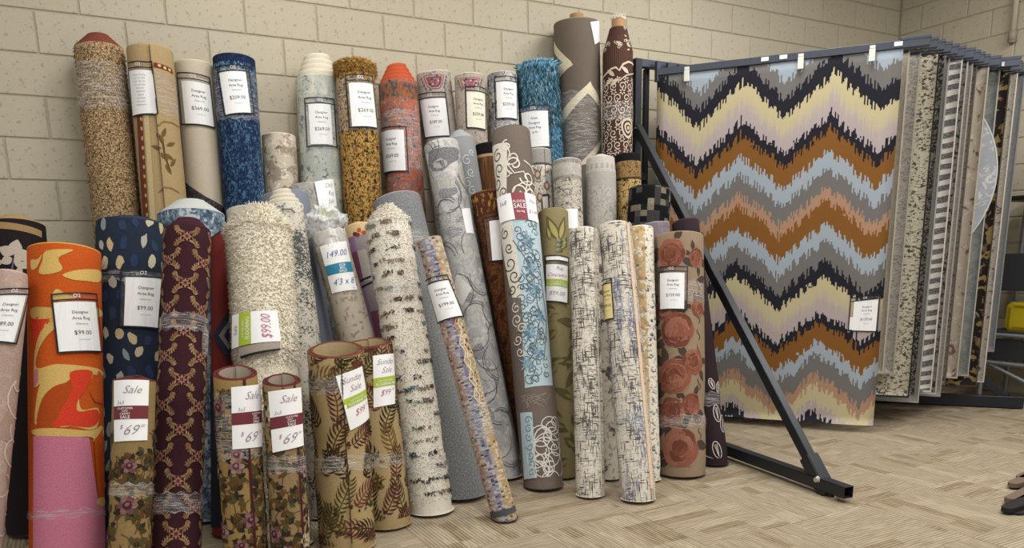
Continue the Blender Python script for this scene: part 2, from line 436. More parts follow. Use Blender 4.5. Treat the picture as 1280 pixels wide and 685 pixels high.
# ------------------------------------------------------------------ rolled rugs
class Roll:
    def __init__(s, key, label, pile_mat, back='#8d7f6c', t=.011, n=None, tele=.004, seam=PI, sdir=1, pinch=(), lump=.012,
                 neck=None, inner=None, shag=0.0, core=False, ext=0.0, oval=1.0, cat='rug', hollow=.018, ring=None, nv=18, slant=0.0, rim=None):
        bx, by, tx, ty, tz, R = SPOT[key]
        s.key = key
        T = Vector((tx, ty, tz)); B = Vector((bx, by, 0)); a = (T - B).normalized()
        ct = a.z; st = math.sqrt(max(0, 1 - ct * ct))
        B = B + a * (R * st / ct + .002)
        L = (T - B).length + ext
        s.L, s.R, s.t, s.seam, s.sdir, s.pinch, s.lump, s.neck, s.shag, s.oval = L, R, t, seam, sdir, pinch, lump, neck, shag, oval
        s.ph = rnd.random() * 6; s.slant = slant
        toc = (CAM_POS - B); toc -= a * toc.dot(a); toc.normalize()
        ey = -toc; ex = ey.cross(a)
        s.M = Matrix((ex, ey, a)).transposed()
        s.B = B
        s.root = empty('rug_roll', B, s.M)
        tag(s.root, label, cat, 'rolled rugs leaning against the block wall')
        s.Mi = s.M.inverted()
        s.n = n if n is not None else max(2, min(7, int((R - hollow) / t)))
        s.tele = tele
        s.mats = [pile_mat, pile(back, .08, 200) if isinstance(back, str) else back]
        if ring is not None: s.mats.append(pile(ring, .12)); s.ring = 2
        else: s.ring = inner if inner is not None else 0
        s.rimi = s.ring if s.ring != 0 else 1
        if rim is not None: s.rimi = len(s.mats); s.mats.append(pile(rim, .12))
        s.slots = {}
        s.polys = []
        s.bm = bmesh.new(); s.uvl = s.bm.loops.layers.uv.new('UVMap')
        s._body(nv)
        s.tuft_data = []
    # radius of the outside surface
    def rad(s, th, v):
        phi = ((th - s.seam) * s.sdir) % (2 * PI)
        return s._rad(phi, th, v)
    def _rad(s, phi, th, v):
        r = s.R - s.t * phi / (2 * PI)
        r += s.R * s.lump * (math.sin(2 * th + s.ph) * .5 + math.sin(v * 9 + s.ph * 2) * .35 + math.sin(3 * th + v * 5 + s.ph) * .4)
        for (pv, am, wd) in s.pinch:
            r -= s.R * am * math.exp(-((v - pv) / wd) ** 2)
        if s.neck:
            h, am = s.neck
            q = min(1, max(0, (v - (s.L - h)) / h)); q = q * q * (3 - 2 * q)
            r *= 1 - am * q
        return r
    def pos(s, th, v, off=0.0, r=None):
        r = (s.rad(th, v) if r is None else r) + off
        return Vector((r * math.sin(th), -r * math.cos(th) * s.oval, v))
    def uvp(s, u, v, off=0.0): return s.pos(u / s.R, v, off)
    def vtop(s, phi): return s.L + s.tele * phi / (2 * PI) - s.slant * s.R * math.cos(s.seam + s.sdir * phi)
    def _face(s, vs, uvs, mi):
        try: f = s.bm.faces.new(vs)
        except ValueError: return
        f.material_index = mi; f.smooth = True
        for l, uv in zip(f.loops, uvs): l[s.uvl].uv = uv
    def _body(s, nv):
        seg = 30; N = int(seg * s.n); bm = s.bm
        # the soft bottom settles on the floor: how far the rim sags at each angle
        def sag(r, th): return .75 * min(0, (.001 - s.B.z - (s.M @ Vector((r * math.sin(th), -r * math.cos(th) * s.oval, 0))).z) / s.M[2][2])
        zmin = max(.3, s.L - .28)
        prev = None
        for i in range(N + 1):
            phi = 2 * PI * i / seg; th = s.seam + s.sdir * phi
            full = i <= seg + 2
            vt = s.vtop(phi); lo = sag(s.R, th) if full else zmin
            row = []
            k = nv if full else 2
            if full: hs = [lo + (vt - .006 - lo) * j / k for j in range(k + 1)]
            else: hs = [lo, vt - s.tele - .004, vt - s.tele * .5 - .003, vt - .006] if s.tele > .015 else [lo, vt - .08, vt - .006]
            if full:   # match joints between full and short rows simply: rows are separate strips
                pass
            def P(r, v): return bm.verts.new((r * math.sin(th), -r * math.cos(th) * s.oval, v))
            bulge = (0, -.004, .003, 0) if (s.tele > .015 and not full) else (0,) * len(hs)
            out = [(P(s._rad(phi, th, v) - (.006 if (j == 0) else 0) + bulge[j], v), v) for j, v in enumerate(hs)]
            ro = s._rad(phi, th, vt); e = min(.8 * s.t, s.t - .001)
            rim = [(P(ro - e * .12, vt - .0015), vt), (P(ro - e * .45, vt), vt + .004), (P(ro - e * .88, vt - .0015), vt + .008), (P(ro - e, vt - .006), vt + .012)]
            inn = [(P(ro - e, vt - .10), vt + .1), (P(ro - e, zmin), vt + .2)]
            u = s.R * ((th + PI - 1e-6) % (2 * PI) - PI)
            cur = (out, rim, inn, u, full, i)
            if prev is not None:
                po, pr, pi_, pu, pf, pidx = prev
                if abs(u - pu) > s.R: pu = u - s.sdir * s.R * 2 * PI / seg
                if pf and not full:   # step from long to short row: reuse only the top
                    po = [po[-1]]; co = [out[-1]]
                    A = po; Bq = co
                else:
                    A = po; Bq = out
                colA = A + pr + pi_; colB = Bq + rim + inn
                no = len(A)
                for j in range(len(colA) - 1):
                    if j < no - 1: mi = 0 if pidx < seg else s.ring
                    elif j < no + 3: mi = s.rimi
                    else: mi = 1
                    q = [colA[j], colB[j], colB[j + 1], colA[j + 1]]
                    us = [pu, u, u, pu]
                    if s.sdir < 0: q = q[::-1]; us = us[::-1]
                    s._face([x[0] for x in q], [(us[m], q[m][1]) for m in range(4)], mi)
            else:
                # outer edge of the flap
                col = out + rim
                e1 = [P(s._rad(0, th, v) - s.t * .95, v) for _, v in out] + [x[0] for x in rim[::-1]][:0]
                for j in range(len(out) - 1):
                    s._face([out[j][0], out[j + 1][0], e1[j + 1], e1[j]][::-s.sdir or 1], [(0, 0)] * 4, 1)
            prev = cur
        # closing disc inside the roll and under it
        for z, rr in ((zmin + .02, s.R - s.t * s.n * .6), (None, s.R * .95)):
            ring = [bm.verts.new((rr * math.sin(2 * PI * q / 24), -rr * math.cos(2 * PI * q / 24) * s.oval, z if z is not None else .002 + sag(rr, 2 * PI * q / 24))) for q in range(24)]
            f = bm.faces.new(ring); f.material_index = 1
    # --- surface motifs (woven pattern) collected as flat polygons in (u, v)
    def slot(s, hexc):
        if hexc not in s.slots:
            s.slots[hexc] = len(s.mats)
            s.mats.append(hexc if not isinstance(hexc, str) else pile(hexc))
        return s.slots[hexc]
    def poly(s, pts, hexc, layer=0): s.polys.append((pts, s.slot(hexc), layer))
    def ribbon(s, pts, w, hexc, layer=0, taper=False):
        n = len(pts)
        L = []; Rr = []
        for i, (x, y) in enumerate(pts):
            a = pts[max(0, i - 1)]; b = pts[min(n - 1, i + 1)]
            dx, dy = b[0] - a[0], b[1] - a[1]; d = math.hypot(dx, dy) or 1
            ww = w / 2
            if taper: ww *= max(.12, math.sin(PI * (i + .35) / (n - .3)))
            L.append((x - dy / d * ww, y + dx / d * ww)); Rr.append((x + dy / d * ww, y - dx / d * ww))
        for i in range(n - 1):
            s.poly([Rr[i], Rr[i + 1], L[i + 1], L[i]], hexc, layer)
    def leaf(s, x, y, ang, ln, wd, hexc, layer=0, k=5, bend=0.0):
        pts = []
        ca, sa = math.cos(ang), math.sin(ang)
        top, bot = [], []
        for i in range(k + 1):
            q = i / k; w = wd / 2 * math.sin(PI * q ** .85) if 0 < i < k else 0
            c = bend * ln * math.sin(PI * q)
            X = q * ln
            if w == 0: top.append((X, c))
            else: top.append((X, c + w)); bot.append((X, c - w))
        for X, Y in bot[:] : pass
        loop = [top[0]] + bot + [top[-1]] + top[-2:0:-1]
        s.poly([(x + X * ca - Y * sa, y + X * sa + Y * ca) for X, Y in loop], hexc, layer)
    def blob(s, x, y, a, b, hexc, layer=0, ang=0.0, k=10, jag=.15, rg=None):
        rg = rg or rnd
        pts = []
        for i in range(k):
            t_ = 2 * PI * i / k; q = 1 + jag * (rg.random() * 2 - 1)
            X, Y = a * math.cos(t_) * q, b * math.sin(t_) * q
            pts.append((x + X * math.cos(ang) - Y * math.sin(ang), y + X * math.sin(ang) + Y * math.cos(ang)))
        s.poly(pts, hexc, layer)
    def curl(s, x, y, r, hexc, w, a0=0.0, turns=1.3, d=1, layer=0):
        n = int(14 * turns) + 3
        pts = []
        for i in range(n):
            q = i / (n - 1); rr = r * (1 - .8 * q); an = a0 + d * q * turns * 2 * PI
            pts.append((x + rr * math.cos(an), y + rr * math.sin(an)))
        s.ribbon(pts, w, hexc, layer)
    def loop(s, x, y, r, hexc, w, layer=0, el=1.0):
        s.ribbon([(x + r * math.cos(q * PI / 10), y + r * el * math.sin(q * PI / 10)) for q in range(21)], w, hexc, layer)
    def px(s, x, y):
        """photo pixel -> (u, v) on this roll's outside"""
        o = s.Mi @ (CAM_POS - s.B); d = s.Mi @ px_ray(x, y)
        R = s.R * .99
        A = d.x ** 2 + d.y ** 2; Bq = o.x * d.x + o.y * d.y; C_ = o.x ** 2 + o.y ** 2 - R * R
        disc = max(0.0, Bq * Bq - A * C_)
        p = o + d * ((-Bq - math.sqrt(disc)) / A)
        return math.atan2(p.x, -p.y) * s.R, p.z
    def v_at(s, y):
        """height on the front line of the roll seen at photo row y"""
        lo, hi = -.2, s.L + .3
        for _ in range(30):
            m = (lo + hi) / 2
            if to_px(s.B + s.M @ Vector((0, -s.R, m)))[1] > y: lo = m
            else: hi = m
        return (lo + hi) / 2
    def ppoly(s, pts, hexc, layer=0, smooth=False):
        if smooth:
            n = len(pts); q = []
            for i in range(n):
                p0, p1, p2, p3 = (pts[(i + k) % n] for k in (-1, 0, 1, 2))
                for t in (0, .25, .5, .75):
                    q.append(tuple(.5 * (2 * p1[k] + (p2[k] - p0[k]) * t + (2 * p0[k] - 5 * p1[k] + 4 * p2[k] - p3[k]) * t * t + (3 * p1[k] - p0[k] - 3 * p2[k] + p3[k]) * t ** 3) for k in (0, 1)))
            pts = q
        s.poly([s.px(x, y) for x, y in pts], hexc, layer)
    def pribbon(s, pts, w, hexc, layer=0): s.ribbon([s.px(x, y) for x, y in pts], w, hexc, layer)
    def tufts(s, count, v0, v1, ln, w, hexcs, th0=-2.2, th1=2.2, down=.6, base=0):
        sl = [s.slot(h) for h in hexcs]
        for _ in range(count):
            th = rnd.uniform(th0, th1); v = rnd.uniform(v0, v1)
            p = s.pos(th, v, -.003 + base)
            nrm = Vector((math.sin(th), -math.cos(th), 0)); tg = Vector((math.cos(th), math.sin(th), 0))
            l = ln * rnd.uniform(.6, 1.3)
            tip = p + (nrm * (1 - down) + Vector((0, 0, -1)) * down + tg * rnd.uniform(-.45, .45) + Vector((0, 0, rnd.uniform(-.4, .4)))).normalized() * l
            up = Vector((0, 0, 1))
            a = p + tg * w; b = p - tg * w; c = p + (up * .9 + nrm * .5).normalized() * w
            vs = [s.bm.verts.new(q) for q in (a, b, c, tip)]
            mi = rnd.choice(sl)
            for ids in ((0, 2, 3), (2, 1, 3), (1, 0, 3)):
                s._face([vs[q] for q in ids], [(th * s.R, v)] * 3, mi)
    def cone_tufts(s, count, ln, w, hexcs):
        """tufts over the stepped inner turns at the top"""
        sl = [s.slot(h) for h in hexcs]
        for _ in range(count):
            phi = rnd.uniform(0, 2 * PI * s.n); th = s.seam + s.sdir * phi
            if math.cos(th) < -.3: continue
            vt = s.vtop(phi) - rnd.random() * max(.004, s.tele)
            r = s._rad(phi, th, vt)
            p = Vector((r * math.sin(th), -r * math.cos(th), vt))
            nrm = Vector((math.sin(th), -math.cos(th), .35)).normalized(); tg = Vector((math.cos(th), math.sin(th), 0))
            tip = p + (nrm + tg * rnd.uniform(-.6, .6) + Vector((0, 0, rnd.uniform(-.6, .5)))).normalized() * ln * rnd.uniform(.6, 1.3)
            vs = [s.bm.verts.new(q) for q in (p + tg * w, p - tg * w, p + Vector((0, 0, w)), tip)]
            mi = rnd.choice(sl)
            for ids in ((0, 2, 3), (2, 1, 3), (1, 0, 3)): s._face([vs[q] for q in ids], [(th * s.R, vt)] * 3, mi)
    def finish(s):
        if s.polys:
            b2 = bmesh.new()
            umax = max(abs(p[0]) for pts, _, _ in s.polys for p in pts)
            for pts, mi, layer in s.polys:
                vs = [b2.verts.new((x, min(max(y, .004), s.L - .004 - s.slant * s.R * math.cos(x / s.R)), layer)) for x, y in pts]
                try:
                    f = b2.faces.new(vs); f.material_index = mi
                except ValueError: pass
            for st, ax, hi in ((.016, 0, umax), (.05, 1, s.L)):
                q = -hi if ax == 0 else 0
                while q < hi:
                    co = [0, 0, 0]; no = [0, 0, 0]; co[ax] = q; no[ax] = 1
                    bmesh.ops.bisect_plane(b2, geom=b2.verts[:] + b2.edges[:] + b2.faces[:], dist=1e-5, plane_co=co, plane_no=no)
                    q += st
            vm = {}
            for f in b2.faces:
                if f.normal.z < 0: f.normal_flip()
                vs = []
                for v in f.verts:
                    if v not in vm:
                        vm[v] = s.bm.verts.new(s.uvp(v.co.x, v.co.y, .0012 + .0007 * v.co.z))
                    vs.append(vm[v])
                s._face(vs, [(v.co.x, v.co.y) for v in f.verts], f.material_index)
            b2.free()
        s.obj = mesh_obj('rolled_rug', s.bm, s.mats, s.root)
        return s
    # --- parts
    def sheet(s, name, quad, off, mat, parent, nu=8, nv=4, thick=0.0):
        """quad: four (u,v) corners TL TR BR BL"""
        bm = bmesh.new(); uvl = bm.loops.layers.uv.new('UVMap')
        g = [[bm.verts.new(s.uvp(*bil(quad, i / nu, j / nv), off)) for i in range(nu + 1)] for j in range(nv + 1)]
        for j in range(nv):
            for i in range(nu):
                f = bm.faces.new((g[j + 1][i], g[j + 1][i + 1], g[j][i + 1], g[j][i])); f.smooth = True
                for l, (a, b) in zip(f.loops, ((i, j + 1), (i + 1, j + 1), (i + 1, j), (i, j))): l[uvl].uv = bil(quad, a / nu, b / nv)
        return mesh_obj(name, bm, mat, parent)
    def wrap(s, v0, v1, th0=-PI, th1=PI, off=.0045, mat=None, jag=.006):
        bm = bmesh.new(); uvl = bm.loops.layers.uv.new('UVMap'); nu, nv = 40, 5
        g = []
        for j in range(nv + 1):
            row = []
            for i in range(nu + 1):
                th = th0 + (th1 - th0) * i / nu
                v = v0 + (v1 - v0) * j / nv + (jag * math.sin(i * 1.7 + s.ph) if j in (0, nv) else 0)
                row.append(bm.verts.new(s.pos(th, v, off + .0012 * math.sin(i * 2.3 + j * 1.9))))
            g.append(row)
        for j in range(nv):
            for i in range(nu):
                f = bm.faces.new((g[j][i], g[j][i + 1], g[j + 1][i + 1], g[j + 1][i])); f.smooth = True
                for l, (a, b) in zip(f.loops, ((i, j), (i + 1, j), (i + 1, j + 1), (i, j + 1))):
                    l[uvl].uv = ((th0 + (th1 - th0) * a / nu) * s.R, v0 + (v1 - v0) * b / nv)
        return mesh_obj('plastic_wrap', bm, mat or WRAP, s.root)
    def core(s, up=.03, r=None):
        r = r or max(.018, s.R - s.t * s.n - .004)
        zt = s.vtop(2 * PI * s.n) + up
        bm = bmesh.new(); tube(bm, (0, 0, s.L - .2), (0, 0, zt), r, seg=20, caps=False); tube(bm, (0, 0, s.L - .2), (0, 0, zt), r * .82, seg=20, caps=False)
        m = bmesh.new()
        for q in range(20):
            a0, a1 = 2 * PI * q / 20, 2 * PI * (q + 1) / 20
            vs = [bm.verts.new((rr * math.sin(a), -rr * math.cos(a), zt)) for rr, a in ((r, a0), (r, a1), (r * .82, a1), (r * .82, a0))]
            bm.faces.new(vs)
        m.free()
        return mesh_obj('cardboard_core', bm, CARD, s.root, True)

def bil(q, a, b):
    return tuple((q[0][k] * (1 - a) + q[1][k] * a) * (1 - b) + (q[3][k] * (1 - a) + q[2][k] * a) * b for k in (0, 1))

class Flat:
    """a flat hanging rug as a surface with (u, v) in metres; u to the right, v up"""
    def __init__(s, root): s.root = root; s.R = 1.0; s.shag = 0
    def uvp(s, u, v, off=0.0): return Vector((u, -off - .006, v))
Flat.sheet = Roll.sheet

def lettering(surf, quad, items, off, parent, name='lettering'):
    """items: (text, s, t of the baseline, letter height, material, options); s and t run 0..1 over the quad"""
    groups = {}
    w = math.dist(quad[0], quad[1]); h = math.dist(quad[0], quad[3])
    bm = bmesh.new(); mats = []
    for it in items:
        txt, sx, ty, hf, mat = it[:5]
        o = it[5] if len(it) > 5 else {}
        shear, al, vert, maxw = o.get('shear', 0.0), o.get('al', 'c'), o.get('vert', False), o.get('maxw', .9)
        vs, ps, tw = text_geo(txt, shear, -.006 if shear else 0.0)
        k = hf * h / .72
        span = h if vert else w
        kx = min(k, maxw * span / tw)
        if mat not in mats: mats.append(mat)
        mi = mats.index(mat)
        nv = []
        for (x, y) in vs:
            xx = x * kx; yy = y * k
            if al == 'c': xx -= tw * kx / 2
            if vert: S, T = sx - yy / w, ty - xx / h      # turned a quarter, reads upwards
            else: S, T = sx + xx / w, ty - yy / h
            u, v = bil(quad, S, T)
            nv.append(bm.verts.new(surf.uvp(u, v, off)))
        for p in ps:
            try:
                f = bm.faces.new([nv[q] for q in p]); f.material_index = mi
            except ValueError: pass
    if not mats: bm.free(); return None
    return mesh_obj(name, bm, mats, parent)

def sub(quad, a0, b0, a1, b1): return [bil(quad, a0, b0), bil(quad, a1, b0), bil(quad, a1, b1), bil(quad, a0, b1)]

def sleeve(surf, pxs, price, paper=(.14, .16, .97, .985), papermat=None, ink=None, head=True, lines=True, quad=None, off=.006, lowpaper=None):
    """clear pouch with black binding holding a printed price sheet"""
    q = quad or [surf.px(x, y) for x, y in pxs]
    off += surf.shag
    w = math.dist(q[0], q[1]); h = math.dist(q[0], q[3]); e = .0065
    ew, eh = e / w, e / h
    part = surf.sheet('price_tag', q, off + .0022, FILM, surf.root)
    rects = [(0, 0, ew, 1), (1 - ew, 0, 1, 1), (0, 0, 1, eh), (0, 1 - eh, 1, 1)]
    if head: rects.append((0, .105, 1, .105 + eh * .8))
    bm = bmesh.new()
    for (a0, b0, a1, b1) in rects:
        r4 = sub(q, a0, b0, a1, b1)
        nu = 8 if a1 - a0 > .5 else 1; nv_ = 8 if b1 - b0 > .5 else 1
        g = [[bm.verts.new(surf.uvp(*bil(r4, i / nu, j / nv_), off + .0028)) for i in range(nu + 1)] for j in range(nv_ + 1)]
        for j in range(nv_):
            for i in range(nu): bm.faces.new((g[j + 1][i], g[j + 1][i + 1], g[j][i + 1], g[j][i]))
    mesh_obj('black_edging', bm, BLACK, part)
    pq = sub(q, *paper)
    surf.sheet('paper', pq, off + .0006, papermat or PAPER, part)
    it = []
    I = ink or INK
    if lines:
        it += [('Designer', .56, .24, .062, I), ('Area Rug', .56, .36, .062, I), ('(Clearance)', .56, .46, .034, GREYINK)]
        it += [(price, .56, .66, .085, I), ('wool mix 5x7', .58, .77, .026, GREYINK)]
    lettering(surf, pq, it, off + .0013, part)
    if head: lettering(surf, sub(q, 0, 0, 1, .105), [('O2', .5, .78, .6, WHITEINK)], off + .003, part)
    return part

def sign(surf, pxs, band, items, bandt=(.44, .62), quad=None, off=.007, bandtext=(), vertical=False, papermat=None):
    """hand-lettered paper sign taped to the roll, with a printed colour band"""
    q = quad or [surf.px(x, y) for x, y in pxs]
    off += surf.shag
    part = surf.sheet('sale_sign', q, off, papermat or PAPER, surf.root)
    if band is not None:
        bq = sub(q, bandt[0], 0, bandt[1], 1) if vertical else sub(q, 0, bandt[0], 1, bandt[1])
        surf.sheet('colour_band', bq, off + .0006, band, part)
        if bandtext: lettering(surf, bq, bandtext, off + .0012, part, 'band_lettering')
    for it in items: lettering(surf, q, [it], off + .0012, part, 'handwriting')
    return part
# ------------------------------------------------------------------ pile patterns
def patmat(name, fn, bs=.6, bscale=190, amt=.19):
    g = G(name); col, bump = fn(g)
    col = grain(g, col, amt, bscale)
    h = g.noise(bscale, bscale, 2)
    if bump is not None: h = g.math('ADD', h, bump)
    return g.fin(col, .95, h, bs, .003)

def speckle(name, cols, scale, sv=None, detail=1.0, bs=.9, contrast=.5):
    def fn(g):
        f = g.noise(scale, sv or scale, detail, rough=.7)
        n = len(cols); lo = .5 - contrast * .35; hi = .5 + contrast * .35
        return g.ramp(f, [(lo + (hi - lo) * i / (n - 1), c) for i, c in enumerate(cols)]), f
    return patmat(name, fn, bs)

def distress(name, base, layers, bs=.5, amt=.19):
    """layers: (colour, su, sv, threshold, softness, opacity)"""
    def fn(g):
        col = lin(base); c = None
        for i, (hx, su, sv, t, sf, op) in enumerate(layers):
            m = g.mul(g.thr(g.noise(su, sv, 4, 7.1 * i + 1, .4, .62), t, sf), op)
            c = g.mix(m, c if c is not None else base, hx)
        return c, None
    return patmat(name, fn, bs, amt=amt)

def hatch(name, base, dark, acc=None, acc2=None, dens=.0, accband=None):
    """woven cross-hatch of broken horizontal and vertical lines"""
    def fn(g):
        big = g.noise(7, 7, 3, 9.0)
        hz = g.thr(g.math('ADD', g.noise(18, 190, 2, 1.0), g.math('MULTIPLY_ADD', big, .34, -.17)), .60 - dens, .025)
        vt = g.thr(g.math('ADD', g.noise(190, 18, 2, 5.0), g.math('MULTIPLY_ADD', big, .38, -.19)), .60 - dens, .025)
        fine = g.thr(g.noise(110, 110, 2, 2.2), .55, .05)
        m = g.math('MAXIMUM', hz, vt)
        c = g.mix(g.mul(fine, .40), base, '#a79f92')
        c = g.mix(g.mul(m, .9), c, dark)
        if acc:
            am = g.mul(g.thr(g.noise(22, 3, 3, 21.0), .57, .05), g.thr(g.noise(120, 40, 1, 3.3), .46, .05))
            c = g.mix(g.mul(am, .6), c, acc)
        if acc2:
            am = g.mul(g.thr(g.noise(10, 14, 3, 41.0), .60, .05), .8); c = g.mix(am, c, acc2)
        return c, m
    return patmat(name, fn, .4)

def persian(name, cols, scale, su=1.0, rings=True, wash=None, vert=None):
    """small rosettes and vines: ringed voronoi cells, broken by noise"""
    def fn(g):
        nz = g.noise(30, 30, 3, 4.0)
        d = g.vor(scale * su, scale, 'F1', .75)
        d2 = g.math('MULTIPLY_ADD', nz, .35, g.math('ADD', d, -.17))
        n = len(cols)
        c = g.ramp(d2, [(.02 + .72 * i / n, h) for i, h in enumerate(cols)], 'CONSTANT')
        fine = g.vor(scale * 3.2, scale * 3.2, 'DISTANCE_TO_EDGE', 1.0, 3.0)
        c = g.mix(g.mul(g.inv(g.thr(fine, .07, .03)), .55), c, cols[1])
        if vert:   # vertical bands
            for (u0, u1, hx) in vert:
                c = g.mix(g.mul(g.band(g.u(), u0, u1), g.thr(g.noise(60, 60, 2, 8.0), .42, .05)), c, hx)
        if wash: c = g.mix(g.mul(g.thr(g.noise(9, 14, 4, 13.0), .5, .12), .7), c, wash)
        return c, fine
    return patmat(name, fn, .45)

def vbands(g, c, bands):
    for (a, b, hx, op) in bands:
        c = g.mix(g.mul(g.band(g.v(), a, b), op), c, hx)
    return c

ROLLED = {}
def R_(key, label, mat, **kw):
    r = Roll(key, label, mat, **kw); ROLLED[key] = r; return r

# ================================================================== back row, against the wall
m = speckle('brown_shag_pile', ['#4a3522', '#836748', '#b49a74', '#d8c7a6'], 110, contrast=.75)
r = R_('shag_brown', 'tall speckled brown shag rug roll, red-brown backing at its top, leftmost against the wall', m, back='#7d4438', t=.012, tele=.012, ring='#7d4438', shag=.004, n=6, ext=0)
r.tufts(5200, .9, r.L - .01, .016, .0035, ['#5b4430', '#8f7352', '#b79d78', '#d2c1a0', '#7a5f43'])
r.finish(); r.wrap(r.v_at(136), r.v_at(76), off=.012)
r = R_('gold_floral', 'tall gold rug roll with brown floral border and dense printed price sheet', pile('#a68f69'), back='#b0a080', ring='#ad9a73', seam=.06, sdir=1, t=.018, n=4, tele=.003)
for (x0, x1, hx) in ((172.5, 180, '#6d3d2f'), (182, 189, '#c0ab80')):
    r.ppoly([(x0 - 6, 120), (x1 - 6, 120), (x1 + 4, 278), (x0 + 4, 278)], hx)
for i in range(13):
    y = 124 + i * 12; r.blob(*r.px(171 + (y - 120) * .063 + 1, y), .008, .010, '#c49a6e', 1)
r.ppoly([(192, 78), (215, 86), (217, 93), (192, 84)], '#6f3a2c', 0)
for x in (199, 206, 212): r.blob(*r.px(x, 79 + (x - 192) * .42), .009, .007, '#d8b48a', 1)
for (x, y, a) in ((203, 172, 1.2), (208, 182, .4), (205, 192, -.5), (210, 200, 2.4), (202, 186, 2.8), (207, 205, -1.1), (213, 208, .9), (205, 178, 2.2)):
    r.leaf(*r.px(x, y), a, .055, .02, '#6b5637', 1)
r.pribbon([(198, 170), (204, 180), (206, 195), (213, 214)], .008, '#57442b', 1)
for yy in (152, 234): r.pribbon([(197, yy + 6), (204, yy), (214, yy + 1), (224, yy + 7)], .007, '#8a6b42', 1)
r.ppoly([(199, 262), (230, 256), (232, 280), (201, 284)], '#7a4a36', 0)
r.finish(); sleeve(r, [(158, 78), (190, 77), (198, 143), (164, 147)], '', paper=(.03, .16, .97, .985), lines=False)
tg = ROLLED['gold_floral'].root.children[-1]
q = sub([r.px(*p) for p in [(158, 78), (190, 77), (198, 143), (164, 147)]], .03, .16, .97, .985)
lettering(r, q, [(w_, .5, .12 + .075 * i, .03, GREYINK) for i, w_ in enumerate(['Designer Area Rug', 'Size   5x7   8x10', 'Wool   Silk   Jute', 'Price  per  piece', 'No returns', 'All sales final', 'Clearance', 'Ask for help', 'Cut to order', 'Binding extra'])], .0078, tg)
r.wrap(r.v_at(142), r.v_at(88), off=.003)
r = R_('cream_dark', 'cream rug roll with a charcoal diagonal corner, tag reading $369.00', pile('#c3b7a3', .1), back='#c9c0ae', ring='#cfc5b2', tele=.002)
m_dk = speckle('charcoal_flock', ['#2a2829', '#3d3a3b', '#6f6b6a'], 90, contrast=.7)
r.ppoly([(218, 223), (232, 228), (258, 246), (287, 268), (290, 300), (225, 300)], m_dk)
r.finish(); sleeve(r, [(222, 91), (262, 97), (269, 161), (228, 157)], '$369.00')
def f_navy(g):
    st = g.thr(g.noise(9, 1.2, 3, 2.0), .5, .12)
    sp = g.thr(g.noise(95, 60, 3, 5.0, rough=.75), .56, .06)
    c = g.mix(g.mul(sp, .85), '#182645', '#4d7692'); c = g.mix(g.mul(st, .45), c, '#1c2e56')
    c = g.mix(g.mul(g.mul(st, g.thr(g.noise(120, 70, 2, 9.0), .55, .04)), .8), c, '#86adbd')
    return vbands(g, c, [(SPOTL('navy_blue') - .055, 9, '#16223f', .9)]), sp
def SPOTL(k):
    bx, by, tx, ty, tz, R = SPOT[k]; return math.sqrt((tx - bx) ** 2 + (ty - by) ** 2 + tz * tz)
r = R_('navy_blue', 'navy and light blue mottled rug roll right of the cream and charcoal roll', patmat('navy_mottle', f_navy), back='#1d2c50', tele=.002)
r.finish(); sleeve(r, [(272, 84), (311, 83), (318, 143), (281, 146)], '$209.00', paper=(.06, .13, .86, .985)); r.wrap(r.v_at(148), r.v_at(84), off=.003)
m = distress('cream_brown_mottle', '#c6b9a6', [('#8d7e6e', 14, 18, .52, .05, .8), ('#e2dacb', 22, 22, .58, .05, .8), ('#5a4a3d', 26, 30, .63, .03, .8)])
r = R_('cream_mottle', 'shorter cream and brown stone-mottled rug roll right of the navy roll, no tag', m, back='#b8ac9b', ring='#d4cabb', tele=.002).finish()
m = distress('grey_blue_flowers', '#c9c8ba', [('#9fa8a3', 9, 7, .5, .08, .7), ('#4e6076', 26, 22, .60, .03, .85), ('#7d8a77', 34, 30, .62, .03, .8), ('#2f3d52', 48, 42, .66, .03, .9)])
r = R_('grey_blue_floral', 'grey-blue flowered rug roll with stepped cream rings at its top, tag reading $269.00', m, back='#d8d2bf', ring='#d9d2be', t=.013, n=5, tele=.032)
r.finish(); sleeve(r, [(380.7, 122.8), (418, 124), (421.6, 185), (384, 184.5)], '$269.00', paper=(.13, .13, .84, .95)); r.wrap(r.v_at(190), r.v_at(114), off=.003)
def f_gold(g):
    n = g.math('MULTIPLY_ADD', g.math('SINE', g.mul(g.u(), 130.0)), .025, g.noise(62, 48, 4, 3.0, .8, .7))
    c = g.ramp(n, [(0, '#17151a'), (.37, '#2b2620'), (.42, '#8a6834'), (.49, '#bb9450'), (.60, '#74341f'), (.66, '#bb9a5c'), (.72, '#4c5a52')], 'CONSTANT')
    sp = g.thr(g.noise(80, 80, 2, 8.0), .55, .03)
    return g.mix(g.mul(sp, .7), c, '#1c1a1c'), n
r = R_('gold_black', 'gold and black ornate rug roll with shaggy mustard top edge, tag reading $269.00', patmat('gold_black_ornate', f_gold), back='#a9854a', ring='#b08a48', tele=.004, shag=.003)
r.tufts(700, r.L - .06, r.L, .022, .004, ['#ab8446', '#bb9455', '#97733a'], down=.2)
r.cone_tufts(600, .02, .004, ['#ab8446', '#bb9455', '#97733a'])
r.finish(); sleeve(r, [(432, 94), (465, 95), (471.5, 161.6), (437, 160.6)], '$269.00', paper=(.1, .16, .97, .985)); r.wrap(r.v_at(162), r.v_at(96), off=.003)
